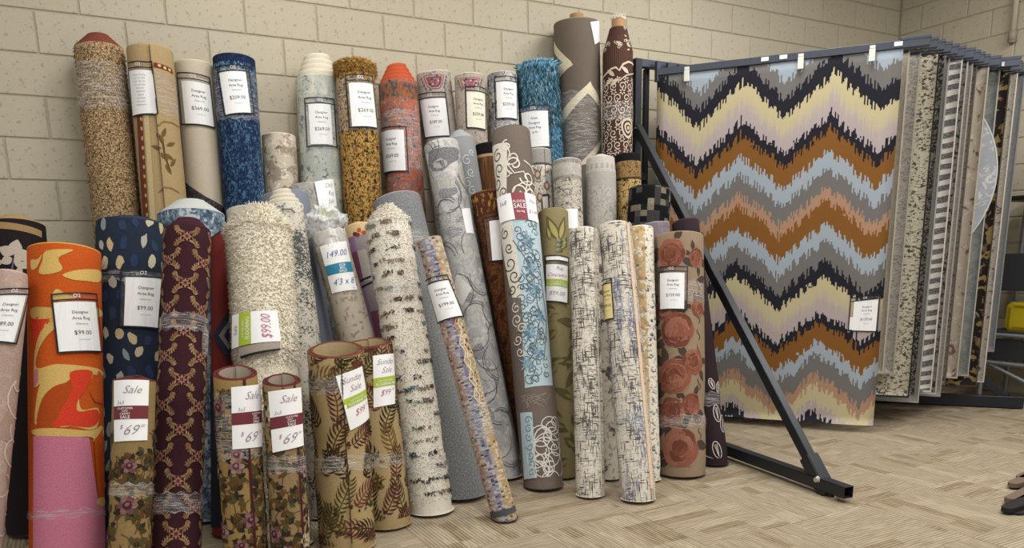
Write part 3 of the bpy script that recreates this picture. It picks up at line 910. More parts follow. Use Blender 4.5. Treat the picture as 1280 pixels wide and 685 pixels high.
def f_rust(g):
    n = g.noise(24, 17, 5, 6.0, 1.2, .68)
    c = g.ramp(n, [(0, '#3d4a58'), (.40, '#6f7a7d'), (.45, '#b0563a'), (.52, '#b97a62'), (.565, '#4a525a'), (.60, '#b5aa98'), (.66, '#8f4530')], 'CONSTANT')
    L = SPOTL('rust')
    c = g.mix(g.mul(g.band(g.v(), L - .12, L - .03, .01), .8), c, g.ramp(g.noise(60, 30, 3, 2.0), [(0, '#3a3c44'), (.45, '#5d6148'), (.55, '#a8482b'), (.63, '#8a6a3a')], 'CONSTANT'))
    return c, n
r = R_('rust', 'rust-red distressed rug roll with stepped orange-red rings at its top, tag reading $269.00', patmat('rust_distress', f_rust), back='#b0502f', ring='#bf5a39', t=.014, n=5, tele=.026)
r.finish(); sleeve(r, [(476, 163), (508, 158), (511, 215), (480, 218.5)], '$269.00', paper=(.06, .08, .92, .98), head=False); r.wrap(r.v_at(210), r.v_at(136), off=.003)
def medallion(r, x, y, w, h):
    c = r.px(x, y); sx = r.px(x + w / 2, y)[0] - r.px(x - w / 2, y)[0]; sy = r.px(x, y - h / 2)[1] - r.px(x, y + h / 2)[1]
    for k, (f, hx) in enumerate(((1, '#5c4a55'), (.93, '#b58a80'), (.72, '#7d4a50'), (.5, '#8b8096'), (.3, '#a85f55'))):
        pts = [(c[0] - sx / 2 * f, c[1] + sy / 2 * f), (c[0] - sx * .38 * f, c[1] - sy * .2 * f), (c[0] - sx * .2 * f, c[1] - sy / 2 * f), (c[0] + sx * .2 * f, c[1] - sy / 2 * f), (c[0] + sx * .38 * f, c[1] - sy * .2 * f), (c[0] + sx / 2 * f, c[1] + sy / 2 * f)]
        r.poly(pts, hx, k)
    for k in range(14):
        r.blob(c[0] + rnd.uniform(-.4, .4) * sx, c[1] + rnd.uniform(-.2, .42) * sy, .006, .005, rnd.choice(['#c9b6a8', '#584a63', '#b0504a']), 6)
    for s_ in (-1, 1):
        for k in range(4): r.blob(c[0] + s_ * sx * (.62 - k * .06), c[1] + sy * (.35 - k * .25), .006, .009, '#6c6468', 1)
m1 = persian('persian_grey', ['#8d8580', '#6b6462', '#b2a79b', '#c4b9ab', '#9d8f8c', '#b9aea0'], 24, wash='#b5aca4')
m1b = persian('persian_taupe', ['#7d736c', '#605854', '#ab9f90', '#bcb0a0', '#958781', '#b2a797'], 27, wash='#b0a699')
r = R_('persian_grey_a', 'grey persian rug roll with red half medallion and white $289.00 tag', m1, back='#c5bcae', ring='#cfc6b8', tele=.002, lump=.006)
medallion(r, 543, 102, 27, 18); r.finish(); sleeve(r, [(523.7, 118.6), (557, 115), (563.3, 171), (531.8, 173.6)], '$289.00', paper=(.05, .14, .96, .97))
r = R_('persian_grey_b', 'grey persian rug roll with a half medallion, yellowed tag hiding its right side', m1b, back='#c5bcae', ring='#cfc6b8', tele=.002, lump=.006)
medallion(r, 588, 104, 26, 16); r.finish(); sleeve(r, [(581.3, 108), (606.5, 111), (607.5, 163.6), (583, 160.5)], '$259.00', paper=(.06, .12, .96, .98), papermat=IVPAPER)
m = distress('grey_indigo', '#b9b6ae', [('#7f8287', 14, 20, .48, .06, .9), ('#2c3347', 30, 24, .57, .04, .9), ('#d8d5ca', 50, 44, .6, .03, .7)])
r = R_('grey_indigo', 'grey and indigo floral rug roll with cream top edge beside the blue shag', m, back='#c9c3b2', ring='#cbc5b0', tele=.004)
r.finish(); sleeve(r, [(617.7, 96.8), (646.3, 97.6), (646.6, 150.5), (620, 149.6)], '$259.00', paper=(.08, .12, .95, .985)); r.wrap(r.v_at(176), r.v_at(150), off=.003)
m = speckle('blue_shag_pile', ['#2c536c', '#4b7f9e', '#6ea2bd'], 120, contrast=.7)
r = R_('blue_shag', 'bright blue long-pile shag rug roll standing against the wall', m, back='#2d5877', ring='#386a8d', tele=.003, shag=.012, t=.016, lump=.02)
bs_ = ['#4a7f9d', '#6aa0bd', '#8abcd3', '#a3cddd', '#345d77']
r.tufts(2300, r.v_at(150), r.L, .050, .0065, bs_, -1.7, 1.7, down=.86)
r.tufts(1500, r.v_at(206), r.v_at(150), .034, .005, bs_, -1.7, 1.7, down=.88)
r.cone_tufts(900, .028, .004, bs_)
r.finish(); p = sleeve(r, [(653, 136), (686, 133), (688, 186), (658, 189)], '', paper=(.1, .1, .92, .96), lines=False, off=.02)
lettering(r, sub([r.px(*q) for q in [(653, 136), (686, 133), (688, 186), (658, 189)]], .1, .1, .92, .96), [('Area', .5, .25, .06, BLUEINK), ('Designer', .5, .38, .06, BLUEINK), ('Area Rug', .5, .5, .06, BLUEINK), ('$199', .5, .63, .05, BLUEINK)], .034, p)
r = R_('taupe_zig', 'very tall thick taupe rug roll with bold cream zigzag line', pile('#6a6056', .14), back='#8f8474', core=True, tele=.002, t=.02, pinch=[(1.75, .05, .15)], lump=.02, hollow=.03)
cr = '#d6cbb0'
r.ppoly([(686, 52), (692, 52), (713, 76), (716, 81), (709, 86), (699, 97), (697, 99), (690, 92), (703, 78), (688, 63)], cr)
r.ppoly([(694, 160), (734, 106), (739, 101), (741, 106), (752, 125), (753, 138), (746, 126), (735, 116), (697, 168)], cr)
r.ppoly([(754, 172), (754, 180), (737, 204), (722, 207), (735, 194)], cr)
r.finish(); r.core(.045, .045); r.wrap(r.v_at(204), r.v_at(112), off=.004)
sg = sign(r, [(739, 27), (751, 26), (754, 50), (745, 55)], None, [], off=.004)
r = R_('brown_cream', 'tall narrow dark brown rug roll with cream scroll damask and a fuzzy white top', pile('#4a332c', .2), back='#5d4538', neck=(.16, .42), core=True, tele=.0, t=.01)
cw = '#cbbca8'
for k in range(22):
    u_ = -.15 + k * .0145; r.ribbon([(u_, r.v_at(88)), (u_ + .002, r.v_at(44) + rnd.uniform(-.05, .05))], .0025, '#6d5448')
for row in range(10):
    y = r.v_at(190) - .25 + row * .074
    for q in range(-5, 6):
        u_ = q * .060 + (.030 if row % 2 else 0)
        if y > r.v_at(84): continue
        r.curl(u_, y, .027, cw, .006, row * 1.3 + q, 1.2, 1 if (row + q) % 2 else -1, 0)
        k0 = rnd.random() * 6
        for pz in range(6): r.leaf(u_ + .03 + .006 * math.cos(k0 + pz * PI / 3), y + .037 + .006 * math.sin(k0 + pz * PI / 3), k0 + pz * PI / 3, .018, .009, cw, 1, 3)
# big drop motif and arch band
c0 = r.px(785, 160)
for k, (f, hx) in enumerate(((1, cw), (.76, '#4a332c'), (.55, cw), (.34, '#4a332c'), (.18, cw))):
    r.poly([(c0[0] + .05 * f * math.sin(a) * (1 - .25 * math.cos(a)), c0[1] - .065 * f * math.cos(a)) for a in [2 * PI * i / 18 for i in range(18)]], hx, 3 + k)
r.pribbon([(753, 100), (758, 92), (764, 86), (770, 84), (774, 88), (779, 80), (786, 77), (793, 82)], .012, cw, 3)
r.pribbon([(753, 115), (759, 104), (766, 100), (775, 100), (783, 94), (793, 92)], .007, cw, 3)
for (x, y, a) in ((757, 107, .5), (768, 95, 2.4), (763, 108, .7), (786, 92, 2.5)): r.leaf(*r.px(x, y), a, .07, .026, cw, 4)
for k in range(16): r.curl(rnd.uniform(-.12, .12), r.L - .10 - rnd.random() * .05, .013, cw, .004, rnd.random() * 6, 1.0, 1, 2)
for k in range(14): r.leaf(r.px(787, 45)[0] + rnd.uniform(-.012, .02), r.v_at(60) + k * .014, rnd.uniform(0, 6), .026, .01, cw, 2)
r.finish(); r.core(.05, .045); r.wrap(r.v_at(150), r.v_at(126), off=.005)
bm = bmesh.new()
for k in range(420):
    a = rnd.random() * 2 * PI; rr = .045 * math.sqrt(rnd.random()); p = Vector((rr * math.sin(a), -rr * math.cos(a), r.L + .052))
    t_ = p + Vector((rnd.uniform(-.5, .5), rnd.uniform(-.5, .5), rnd.uniform(.3, 1))).normalized() * rnd.uniform(.02, .045)
    w_ = .003; vs = [bm.verts.new(q) for q in (p + Vector((w_, 0, 0)), p + Vector((-w_, w_, 0)), p + Vector((0, -w_, 0)), t_)]
    for ids in ((0, 1, 3), (1, 2, 3), (2, 0, 3)): bm.faces.new([vs[q] for q in ids])
tag(mesh_obj('white_fringe', bm, pile('#ddd8cc'), r.root), kind='stuff')

# ================================================================== second row
m = distress('grey_shell_pile', '#b5b3af', [('#8f8d8a', 60, 60, .5, .08, .5), ('#77757a', 10, 12, .60, .06, .6), ('#d0cdc8', 8, 9, .58, .05, .7)])
r = R_('grey_shell', 'long leaning grey carved rug roll with petal outlines and dark grainy patches', m, back='#a9a7a3', ring='#c9c6c1', tele=.003)
for k in range(30):
    u_ = rnd.uniform(-.15, .15); v_ = r.L - .02 - k * .06; a0 = rnd.uniform(0, 6)
    pts = [(u_ + .085 * math.cos(a0 + q * .32), v_ + .10 * math.sin(a0 + q * .32)) for q in range(9)]
    r.ribbon(pts, .0036, '#55535a', 1)
    if k % 2: r.ribbon([(x * .9 + .012, y + .012) for x, y in pts], .0035, '#6d6b70', 1)
    else: r.blob(u_, v_, .03, .045, '#a4a2a0', 0, a0, 9, .3)
r.ppoly([(535, 190), (552, 184), (574, 186), (574, 199), (562, 205), (553, 213), (541, 214), (536, 206)], speckle('dark_grain', ['#434348', '#77767a', '#9f9d9b'], 150, contrast=.7), 0)
for (x, y, w_, h_) in ((566, 290, .05, .03), (585, 372, .045, .03), (600, 440, .04, .05), (612, 520, .05, .03), (560, 240, .03, .05)): r.blob(*r.px(x, y), w_, h_, speckle('dark_grain', ['#5a5a5e', '#87868a', '#a8a6a3'], 150, contrast=.7), 0, x * .3, 11, .35)
r.ppoly([(571, 342), (590, 360), (578, 382), (566, 372)], '#d2cec8', 1)
r.finish(); sg = sign(r, [(577, 261), (588, 260), (593, 292), (583, 291)], None, [], off=.004); r.wrap(r.v_at(296), r.v_at(268), off=.003)
r = R_('grey_scroll', 'mid-grey rug roll with white scrolls peeking out behind the petal-carved grey roll', pile('#8f9194', .1), back='#a0a1a2', ring='#a3a5a7', tele=.01)
for (x, y, rr, d) in ((584, 200, .032, 1), (589, 215, .026, -1), (585, 228, .03, 1), (590, 190, .02, -1), (591, 238, .026, 1)): r.curl(*r.px(x, y), rr, '#c7c8ca', .006, d, 1.2, d, 1)
r.finish()
def f_bst(g):
    c = g.ramp(g.noise(120, 6, 2, 3.0), [(.3, '#4e3626'), (.5, '#6b4a32'), (.7, '#86603f')])
    L = SPOTL('brown_stripe'); return vbands(g, c, [(L - .075, 9, '#17161a', 1.0), (L - .09, L - .075, '#b79a72', .9)]), None
r = R_('brown_stripe', 'dark brown ribbed rug roll with a black top band, half hidden behind the scrollwork roll', patmat('brown_rib', f_bst), back='#1c1a1c', tele=.002).finish()
def f_bp(g):
    c = g.ramp(g.noise(26, 22, 3, 5.0, 1.2), [(0, '#4a2f1e'), (.45, '#6a4527'), (.52, '#6a4527'), (.56, '#54281e'), (.64, '#7a5230')], 'CONSTANT')
    L = SPOTL('brown_persian')
    c = vbands(g, c, [(L - .16, L - .03, '#4f2a20', .85)])
    mot = g.thr(g.noise(55, 30, 2, 1.0), .56, .03)
    return g.mix(g.mul(g.mul(mot, g.band(g.v(), L - .15, L - .04)), .9), c, '#a07a3c'), None
r = R_('brown_persian', 'red-brown traditional rug roll with vine pattern, sleeved tag partly covered by the scrollwork roll', patmat('brown_vine', f_bp), back='#5d3b22', ring='#7b5531', tele=.003)
for (x, y, a) in ((606, 345, 1.9), (612, 352, .4), (616, 376, 2.0), (621, 380, .9), (618, 395, 2.6), (626, 400, 1.2), (622, 420, 2.2), (628, 436, .8), (630, 455, 2.4)): r.leaf(*r.px(x, y), a, .07, .03, '#432418', 1)
r.pribbon([(603, 340), (612, 356), (611, 372), (622, 390), (620, 410), (632, 440), (633, 470)], .008, '#432418', 1)
r.finish(); sleeve(r, [(604, 273), (633, 270), (636, 327), (611, 328)], '', paper=(.2, .1, .98, .97), lines=False, head=False)

# the tall scrollwork roll in the middle
r = R_('blue_scroll', 'long rug roll of brown, white and pale blue scrollwork panels with red-striped sale sign', pile('#6e635b', .16), back='#5a5450', tele=.004, seam=PI, hollow=.02, lump=.008)
wh, bl, br_ = '#d6d0c3', '#b2c3cb', '#4b4540'
r.ppoly([(612, 185), (634, 178), (633, 249), (621, 252)], wh, 0)
r.ppoly([(622, 275), (640, 275), (648, 330), (651, 372), (640, 372)], wh, 0)
r.ppoly([(637, 276), (678, 274), (692, 482), (656, 485), (648, 330)], bl, 0)
r.ppoly([(650, 516), (665, 515), (672, 606), (655, 603)], bl, 0)
r.ppoly([(640, 372), (651, 372), (655, 415), (645, 415)], '#756a62', 1)
curls_w = [(633, 182, .035, 1), (643, 205, .055, -1), (660, 222, .05, 1), (672, 232, .05, -1), (648, 240, .05, 1), (665, 243, .045, -1)]
for (x, y, rr, d) in curls_w: r.curl(*r.px(x, y), rr, wh, .0085, x * .3, 1.15, d, 2)
for (x, y, rr, d) in ((640, 196, .05, 1), (655, 244, .07, -1), (676, 246, .06, 1), (668, 214, .035, 1), (634, 215, .05, 1)): r.curl(*r.px(x, y), rr, wh, .007, y * .21, .9, d, 2)
r.pribbon([(632, 178), (637, 190), (634, 205), (643, 216), (655, 214), (660, 225), (656, 246)], .007, wh, 2)
r.pribbon([(655, 200), (668, 214), (684, 210), (692, 225)], .007, wh, 2); r.pribbon([(637, 250), (645, 232), (660, 226), (672, 236), (690, 240)], .006, wh, 2)
for (x, y, rr, d) in [(622, 195, .04, 1), (624, 212, .04, -1), (622, 230, .045, 1), (629, 240, .03, -1), (631, 292, .035, 1), (636, 310, .03, -1), (637, 330, .045, 1), (643, 345, .04, -1), (640, 362, .03, 1)]:
    r.curl(*r.px(x, y), rr, br_, .006, y * .2, 1.25, d, 2)
for (x, y, rr, d) in [(645, 385, .03, 1), (646, 400, .035, -1), (647, 425, .03, 1), (650, 440, .028, -1), (652, 410, .028, 1)]: r.curl(*r.px(x, y), rr, wh, .006, y * .2, 1.25, d, 2)
rg = random.Random(5)
for k in range(110):
    y = 280 + (k % 55) * 3.6; x = 648 + (y - 280) * .058 + rg.uniform(-2, 32)
    if x > 672 + (y - 280) * .08: continue
    r.curl(*r.px(x, y), rg.uniform(.018, .034), rg.choice(['#59656d', '#4d5961', '#68777f']), .0042, rg.random() * 6, 1.1, rg.choice([1, -1]), 2)
for (x, y) in ((660, 300), (668, 360), (662, 415), (674, 440), (664, 335), (676, 395), (658, 455)):
    for k in range(9): r.leaf(*r.px(x, y), k * .7 + x, rg.uniform(.03, .06), .011, rg.choice(['#7c98a6', '#5d7d8e', '#8fa8b4']), 3, 4)
r.pribbon([(641, 300), (655, 320), (668, 350), (675, 400), (668, 440), (655, 462)], .005, '#56646c', 2)
r.pribbon([(650, 300), (665, 312), (676, 340), (684, 400), (680, 450)], .005, '#56646c', 2)
for k in range(9):
    an = k * .9; cx_, cy_ = 683 + 12 * math.cos(an * 1.3), 560 + 32 * math.sin(an)
    r.curl(*r.px(min(cx_, 696), cy_), rg.uniform(.04, .085), '#d8d5ce', .006, an, 1.0, 1 if k % 2 else -1, 2)
for (x, y, rr, el) in ((676, 545, .055, 1), (686, 562, .085, 1.05), (692, 548, .06, 1), (680, 582, .06, 1), (694, 582, .07, 1), (688, 530, .05, .8), (676, 565, .045, 1.3), (690, 596, .05, .6)): r.loop(*r.px(x, y), rr, '#d3d0c8', .0055, 3, el)
for k in range(7): r.curl(*r.px(660 + k * .8, 525 + k * 11), .022, '#5d7d90', .004, k, 1.1, 1, 3)
for k in range(14): r.ribbon([(rg.uniform(-.1, .1), r.v_at(510) + rg.uniform(0, .06)), (rg.uniform(-.1, .1), r.v_at(492))], .004, '#8b8078', 1)
r.finish()
sign(r, [(622, 249), (669, 245), (673, 279), (626, 280)], REDBAND, [('5x8', .2, .4, .16, PENINK, {'shear': .3, 'maxw': .3}), ('No', .86, .35, .16, PENINK, {'shear': .3, 'maxw': .2}), ('$149', .85, .75, .16, PENINK, {'shear': .3, 'maxw': .25})], bandt=(.42, .70), vertical=True, bandtext=[('SALE', .5, .58, .17, WHITEINK), ('FLOOR', .5, .38, .10, WHITEINK), ('the big', .5, .74, .08, WHITEINK)])
def f_iv(g):
    n = g.noise(34, 26, 3, 4.0, 1.4)
    c = g.ramp(n, [(0, '#6d6a66'), (.40, '#cfc8ba'), (.56, '#b7ae9f'), (.63, '#7d6f63')], 'CONSTANT')
    L = SPOTL('ivory_persian')
    c = vbands(g, c, [(L - .11, L - .02, '#8b8985', .9), (L - .125, L - .11, '#33353c', .9)])
    c = g.mix(g.mul(g.band(g.u(), .045, .05), 1), c, '#44464c')
    return c, None
r = R_('ivory_persian', 'ivory persian rug roll with grey bordered top, right edge of the scrollwork roll', patmat('ivory_persian_pile', f_iv), back='#b9b2a4', ring='#c7c0b2', tele=.002)
for (x, y) in ((672, 218), (684, 232), (675, 246)): r.blob(*r.px(x, y), .022, .03, '#7a6a62', 1); r.blob(*r.px(x, y), .012, .017, '#c4a58f', 2)
r.blob(*r.px(684, 222), .010, .018, '#8fa7bf', 1, k=4, jag=0); r.ppoly([(676, 243), (687, 242), (688, 262), (677, 264)], '#3a3b41', 1); r.ppoly([(678, 246), (685, 245), (686, 259), (679, 261)], '#c9c2b4', 2)
r.finish()
def f_bg(g):
    n = g.noise(30, 48, 4, 9.0, .9, .65)
    c = g.ramp(n, [(0, '#5e5a58'), (.42, '#9c968c'), (.49, '#c9c2b4'), (.56, '#b3a893'), (.62, '#8a8580'), (.68, '#d8d2c4')], 'CONSTANT')
    L = SPOTL('beige_persian')
    c = vbands(g, c, [(L - .13, L - .055, '#aeaaa4', .75), (L - .055, L - .03, '#6f6c69', .6), (L - .155, L - .13, '#77736d', .6)])
    return c, n
r = R_('beige_persian', 'beige and grey distressed persian rug roll with a blank white tag low on its front', patmat('beige_persian_pile', f_bg), back='#aaa498', ring='#cfc9bd', tele=.002)
r.finish(); sign(r, [(702, 262), (722, 261), (723, 286), (706, 286)], None, [], off=.004)
def f_em(g):
    w = g.noise(60, 120, 2, 2.0); L = SPOTL('grey_emboss')
    dg = g.math('SINE', g.math('ADD', g.mul(g.u(), 300.0), g.mul(g.v(), 520.0)))
    dg = g.mul(g.thr(dg, .2, .3), g.band(g.v(), L - .20, L - .11))
    tr = g.mul(g.thr(g.noise(40, 34, 2, 7.0, 1.5), .55, .03), g.inv(g.thr(g.v(), L - .2, .01)))
    top = g.mul(g.thr(g.math('SINE', g.mul(g.u(), 160.0)), .2, .2), g.band(g.v(), L - .09, L - .06))
    mm = g.math('MAXIMUM', g.math('MAXIMUM', dg, tr), top)
    return g.mix(g.mul(mm, .55), g.mix(w, '#a9a59e', '#c2beb6'), '#8a867f'), mm
r = R_('grey_emboss', 'pale grey embossed rug roll with a rounded plain top', patmat('grey_emboss_pile', f_em), back='#b4b0a8', ring='#bcb8b0', tele=.006, t=.016, neck=(.05, .10)).finish()
def f_gb(g):
    n = g.noise(48, 40, 3, 2.0, 1.6)
    c = g.ramp(n, [(0, '#3a2a20'), (.40, '#4a3426'), (.44, '#b99c66'), (.60, '#cdb47e'), (.66, '#6e4a2c')], 'CONSTANT')
    L = SPOTL('gold_brown')
    c = vbands(g, c, [(L - .06, 9, '#17151a', 1.0), (L - .16, L - .06, '#5c3c27', .55), (L - .175, L - .16, '#2a1f1a', .9)])
    return c, n
r = R_('gold_brown', 'small gold and brown patterned rug roll with black top band by the rack post', patmat('gold_brown_pile', f_gb), back='#1d1b1e', tele=.002).finish()
def f_ck(g):
    cl = g.cell(1 / .042, 1 / .036, 3.3)
    c = g.ramp(cl, [(0, '#131316'), (.5, '#1d1d20'), (.52, '#7d7562'), (.72, '#8f866f'), (.74, '#3b3b3c'), (.88, '#4d4c49')], 'CONSTANT')
    c = g.mix(g.mul(g.thr(g.noise(180, 180, 1, 1), .52, .05), .35), c, '#0e0e10')
    return c, None
r = R_('checker', 'black and tan checkered rug roll beside the black rack brace', patmat('checker_pile', f_ck), back='#222224', ring='#1b1b1d', tele=.002).finish()
m = distress('mauve_rib', '#7a7078', [('#8f868d', 160, 8, .5, .08, .6), ('#5f565e', 9, 30, .58, .05, .5)])
r = R_('mauve', 'plain mauve-grey ribbed rug roll with wide flat top, under the checkered roll', m, back='#6d646b', ring='#8a8187', tele=.002).finish()

# ================================================================== third and front rows, right side
r = R_('maroon_leaf', 'dark brown rug roll with white outlined leaves, rightmost, by the rack leg', pile('#32262a', .2), back='#41343a', tele=.003, pinch=[(.30, .07, .05)])
def outline_leaf(r, x, y, ln, wd, ang, hexc):
    u0, v0 = r.px(x, y); pts = []
    for i in range(15):
        a = 2 * PI * i / 14; X = ln / 2 + ln / 2 * math.cos(a); Y = wd / 2 * math.sin(a)
        pts.append((u0 + X * math.cos(ang) - Y * math.sin(ang), v0 + X * math.sin(ang) + Y * math.cos(ang)))
    r.ribbon(pts, .0045, hexc, 1)
    for k in (.3, .5, .7): r.ribbon([(u0 + ln * .1 * math.cos(ang), v0 + ln * .1 * math.sin(ang)), (u0 + ln * .85 * math.cos(ang) - wd * (k - .5) * math.sin(ang), v0 + ln * .85 * math.sin(ang) + wd * (k - .5) * math.cos(ang))], .003, hexc, 1)
for (x, y, a) in ((899, 527, 1.6), (900, 573, 1.75), (893, 486, 1.9), (898, 490, 1.2), (903, 488, .9), (905, 540, 1.4)): outline_leaf(r, x, y, .10 if y > 500 else .065, .05 if y > 500 else .035, a, '#d2cac6')
r.pribbon([(882, 570), (892, 574), (901, 577), (908, 581)], .006, '#c5bcb8', 1)
r.finish(); r.wrap(r.v_at(508), r.v_at(490), off=.004)
r = R_('green_damask', 'olive green damask rug roll, green-banded clearance sign, right of the scrollwork roll', pile('#857a58', .2), back='#6a6148', ring='#8f8562', tele=.003)
rg = random.Random(3)
for (x, y, a, l, w) in ((698, 300, 2.0, .16, .06), (700, 300, 1.3, .15, .05), (702, 312, 1.0, .10, .04), (688, 300, 1.8, .09, .03)):
    r.leaf(*r.px(x, y), a, l, w, '#5f5a35', 1); r.leaf(*r.px(x, y - 1), a, l * .8, w * .55, '#a0965f', 2)
for k in range(10): r.blob(*r.px(698 + (k % 4) * 3.5, 300 + (k // 4) * 6), .013, .011, '#5f5a35' if k % 2 else '#7d8a78', 3)
for k in range(34):
    v_ = rg.uniform(.05, r.v_at(380)); u_ = rg.uniform(-.14, .14); a = rg.uniform(0, 6)
    r.leaf(u_, v_, a, rg.uniform(.08, .14), .05, '#5a5638', 1); r.leaf(u_ + .008, v_, a + .1, .07, .022, '#7f7850', 2)
r.finish(); part = sign(r, [(682.5, 331), (709.8, 333), (709, 379), (683, 376)], GREEN, [('Rug', .6, .14, .09, PENINK, {'shear': .35}), ('Clearance', .5, .33, .10, REDINK, {'shear': .35}), ('$99.00', .5, .84, .12, PENINK, {'shear': .35})], bandt=(.40, .60), bandtext=[('FLOORING INC', .5, .85, .3, WHITEINK), ('your local carpet', .5, .45, .2, WHITEINK)])
sleeve(r, [(682, 320), (710.5, 322), (710, 381), (682.5, 378)], '', lines=False, off=.0075, papermat=PAPER, paper=(.02, .02, .98, .10), head=True)
m_hb = hatch('hatch_black', '#d2cbbe', '#2a2829', dens=.02)
r = R_('hatch_black', 'narrow white rug roll with black broken crosshatch, left of the blue-hatched pair', m_hb, back='#c8c0b0', ring='#d8d1c2', tele=.003, seam=.95, sdir=1, t=.009)
r.finish(); r.wrap(r.v_at(552), r.v_at(532), off=.004)
m_hl = hatch('hatch_blue', '#cac3b6', '#2d2d33', acc='#46517a', dens=.005)
r = R_('hatch_blue', 'off-white crosshatched rug roll with blue streaks and a peach bound edge, yellow tag', m_hl, back='#c9b9a2', ring='#d8c9b2', tele=.003, seam=1.02, sdir=1, t=.013, oval=.9)
r.ribbon([(r.R * 1.02 - .004, .01), (r.R * 1.02 - .004, r.L - .01)], .008, '#d9bfa4', 2)
r.finish(); sleeve(r, [(748.8, 352), (764.3, 346.4), (768, 398), (752, 402.3)], '$99.00', paper=(.04, .12, .97, .98), papermat=CREAMPAPER); r.wrap(r.v_at(535), r.v_at(512), off=.004); r.wrap(r.v_at(396), r.v_at(372), off=.003)
def f_im(g):
    n = g.noise(30, 40, 4, 3.0, .6, .65)
    c = g.ramp(n, [(0, '#39465c'), (.38, '#8d8a84'), (.44, '#d9d3c3'), (.58, '#e4decf'), (.64, '#b98d4d'), (.70, '#d9d3c3')], 'CONSTANT')
    tan = g.mul(g.band(g.u(), -.06, .028), g.thr(g.noise(34, 34, 3, 8.0), .42, .04))
    return g.mix(g.mul(tan, .75), c, '#b8955c'), n
r = R_('ivory_multi', 'ivory and tan flecked rug roll showing only its right edge behind the blue-hatched roll', patmat('ivory_multi_pile', f_im), back='#cfc6b2', ring='#ddd6c6', tele=.004).finish()
m = distress('ivory_blotch', '#cdc6b6', [('#3b3b3b', 12, 14, .58, .03, .9), ('#8d8a7f', 34, 30, .58, .04, .8)])
r = R_('ivory_slit', 'ivory rug roll with charcoal blotches seen in the gap between the two crosshatched rolls', m, back='#c0b9a9', tele=.003).finish()

# rust roses
r = R_('rust_rose', 'thick tan rug roll with large rust-red roses and brown leaves, tag reading $159.00', pile('#8f7c67', .16), back='#7f6d58', ring='#968369', tele=.003, pinch=[(.34, .06, .05)], lump=.008)
rg = random.Random(11)
def rose(r, u, v, s_):
    for k in range(5): a = rg.uniform(0, 6.28); r.leaf(u + math.cos(a) * s_ * .8, v + math.sin(a) * s_ * .8, a + rg.uniform(-.6, .6), s_ * 1.1, s_ * .5, '#4b3e37', 0)
    lay = 1
    for ring, n in ((1.0, 6), (.62, 5), (.28, 3)):
        for k in range(n):
            a = 2 * PI * k / n + ring * 3; x, y = u + math.cos(a) * s_ * ring * .6, v + math.sin(a) * s_ * ring * .6
            r.blob(x, y, s_ * .56 * (.5 + ring * .5), s_ * .42 * (.5 + ring * .5), '#9a7562', lay, a + 1.57, 10, .10, rg)
            r.blob(x, y, s_ * .53 * (.5 + ring * .5), s_ * .39 * (.5 + ring * .5), rg.choice(['#7c4a3b', '#875243', '#6c3f33', '#91604f']), lay + 1, a + 1.57, 10, .08, rg)
        lay += 2
for (x, y, s_) in ((838, 316, .085), (872, 322, .055), (846, 412, .10), (842, 470, .10), (868, 452, .07), (850, 560, .11), (838, 515, .085), (830, 385, .07), (874, 385, .05), (866, 505, .06)):
    u_, v_ = r.px(x, y); rose(r, u_, v_, s_)
for k in range(10): rose(r, rg.choice([-1, 1]) * rg.uniform(.26, .42), rg.uniform(.1, r.L - .1), .09)
for k in range(12): a = rg.uniform(0, 6); r.ribbon([(.115 + .012 * math.sin(q * 1.1), .15 + k * .09 + q * .012) for q in range(6)], .006, '#5a4a40', 1)
r.finish(); sleeve(r, [(823.7, 334.6), (859.6, 333.3), (858.9, 388.5), (824, 389)], '$159.00', paper=(.10, .15, .90, .965), off=.009); r.wrap(r.v_at(534), r.v_at(518), off=.005); r.wrap(r.v_at(375), r.v_at(350), off=.003)
# ================================================================== left and centre front
r = R_('flower_dark', 'dark brown rug roll with a cream flower, partly cut off at the far left edge', pile('#231d1f', .2), back='#9c7f58', ring='#a98a60', tele=.006)
r.ppoly([(-30, 280), (-20, 280), (53, 289), (53, 297), (-20, 289), (-30, 289)], '#9c7f58', 1)
fc = '#b9ad9d'
for (x, y, a, l) in ((17, 318, 2.6, .07), (17, 318, 1.3, .075), (17, 320, .1, .085), (17, 322, -.6, .08), (15, 322, 3.6, .055)): r.leaf(*r.px(x, y), a, l, l * .75, fc, 1, 7)
r.pribbon([(17, 324), (15, 335), (14, 348)], .006, '#6c6072', 1); r.blob(*r.px(24, 339), .014, .02, fc, 1); r.blob(*r.px(-2, 328), .016, .014, fc, 1)
r.finish()
g_ = distress('pink_beige_carved', '#b39b8e', [('#a1877b', 5, 4, .5, .1, .5), ('#c4aea2', 30, 30, .58, .06, .4)], bs=.8)
r = R_('pink_carved', 'dusty pink-beige rug roll carved with soft leaf shapes, leaning at the far left edge', g_, back='#a98f82', ring='#bda699', tele=.006, t=.02, neck=(.05, .12))
for (x, y, rr, d) in ((28, 505, .10, 1), (20, 560, .09, -1), (8, 600, .10, 1), (22, 620, .08, -1), (30, 540, .06, 1), (10, 650, .08, 1), (25, 480, .05, -1)): r.curl(*r.px(x, y), rr, '#d0bcae', .007, x * .3, .8, d, 1)
for (x, y) in ((14, 535), (20, 590)): r.blob(*r.px(x, y), .045, .06, '#a68c80', 0)
r.finish(); sleeve(r, [(-6, 362), (38.5, 360), (21, 431), (-22, 428)], '$89.00', paper=(.05, .12, .90, .985), off=.008)
r = R_('orange_flame', 'orange, red and pink tufted rug roll with cream flame shapes, tag reading $99.00', pile('#c0561f', .18, 160, .8), back='#c0924b', ring='#c79a50', tele=.003, lump=.006)
Y_, RD, PK, OD = '#cfae66', '#cf4029', '#c3768d', '#a9491c'
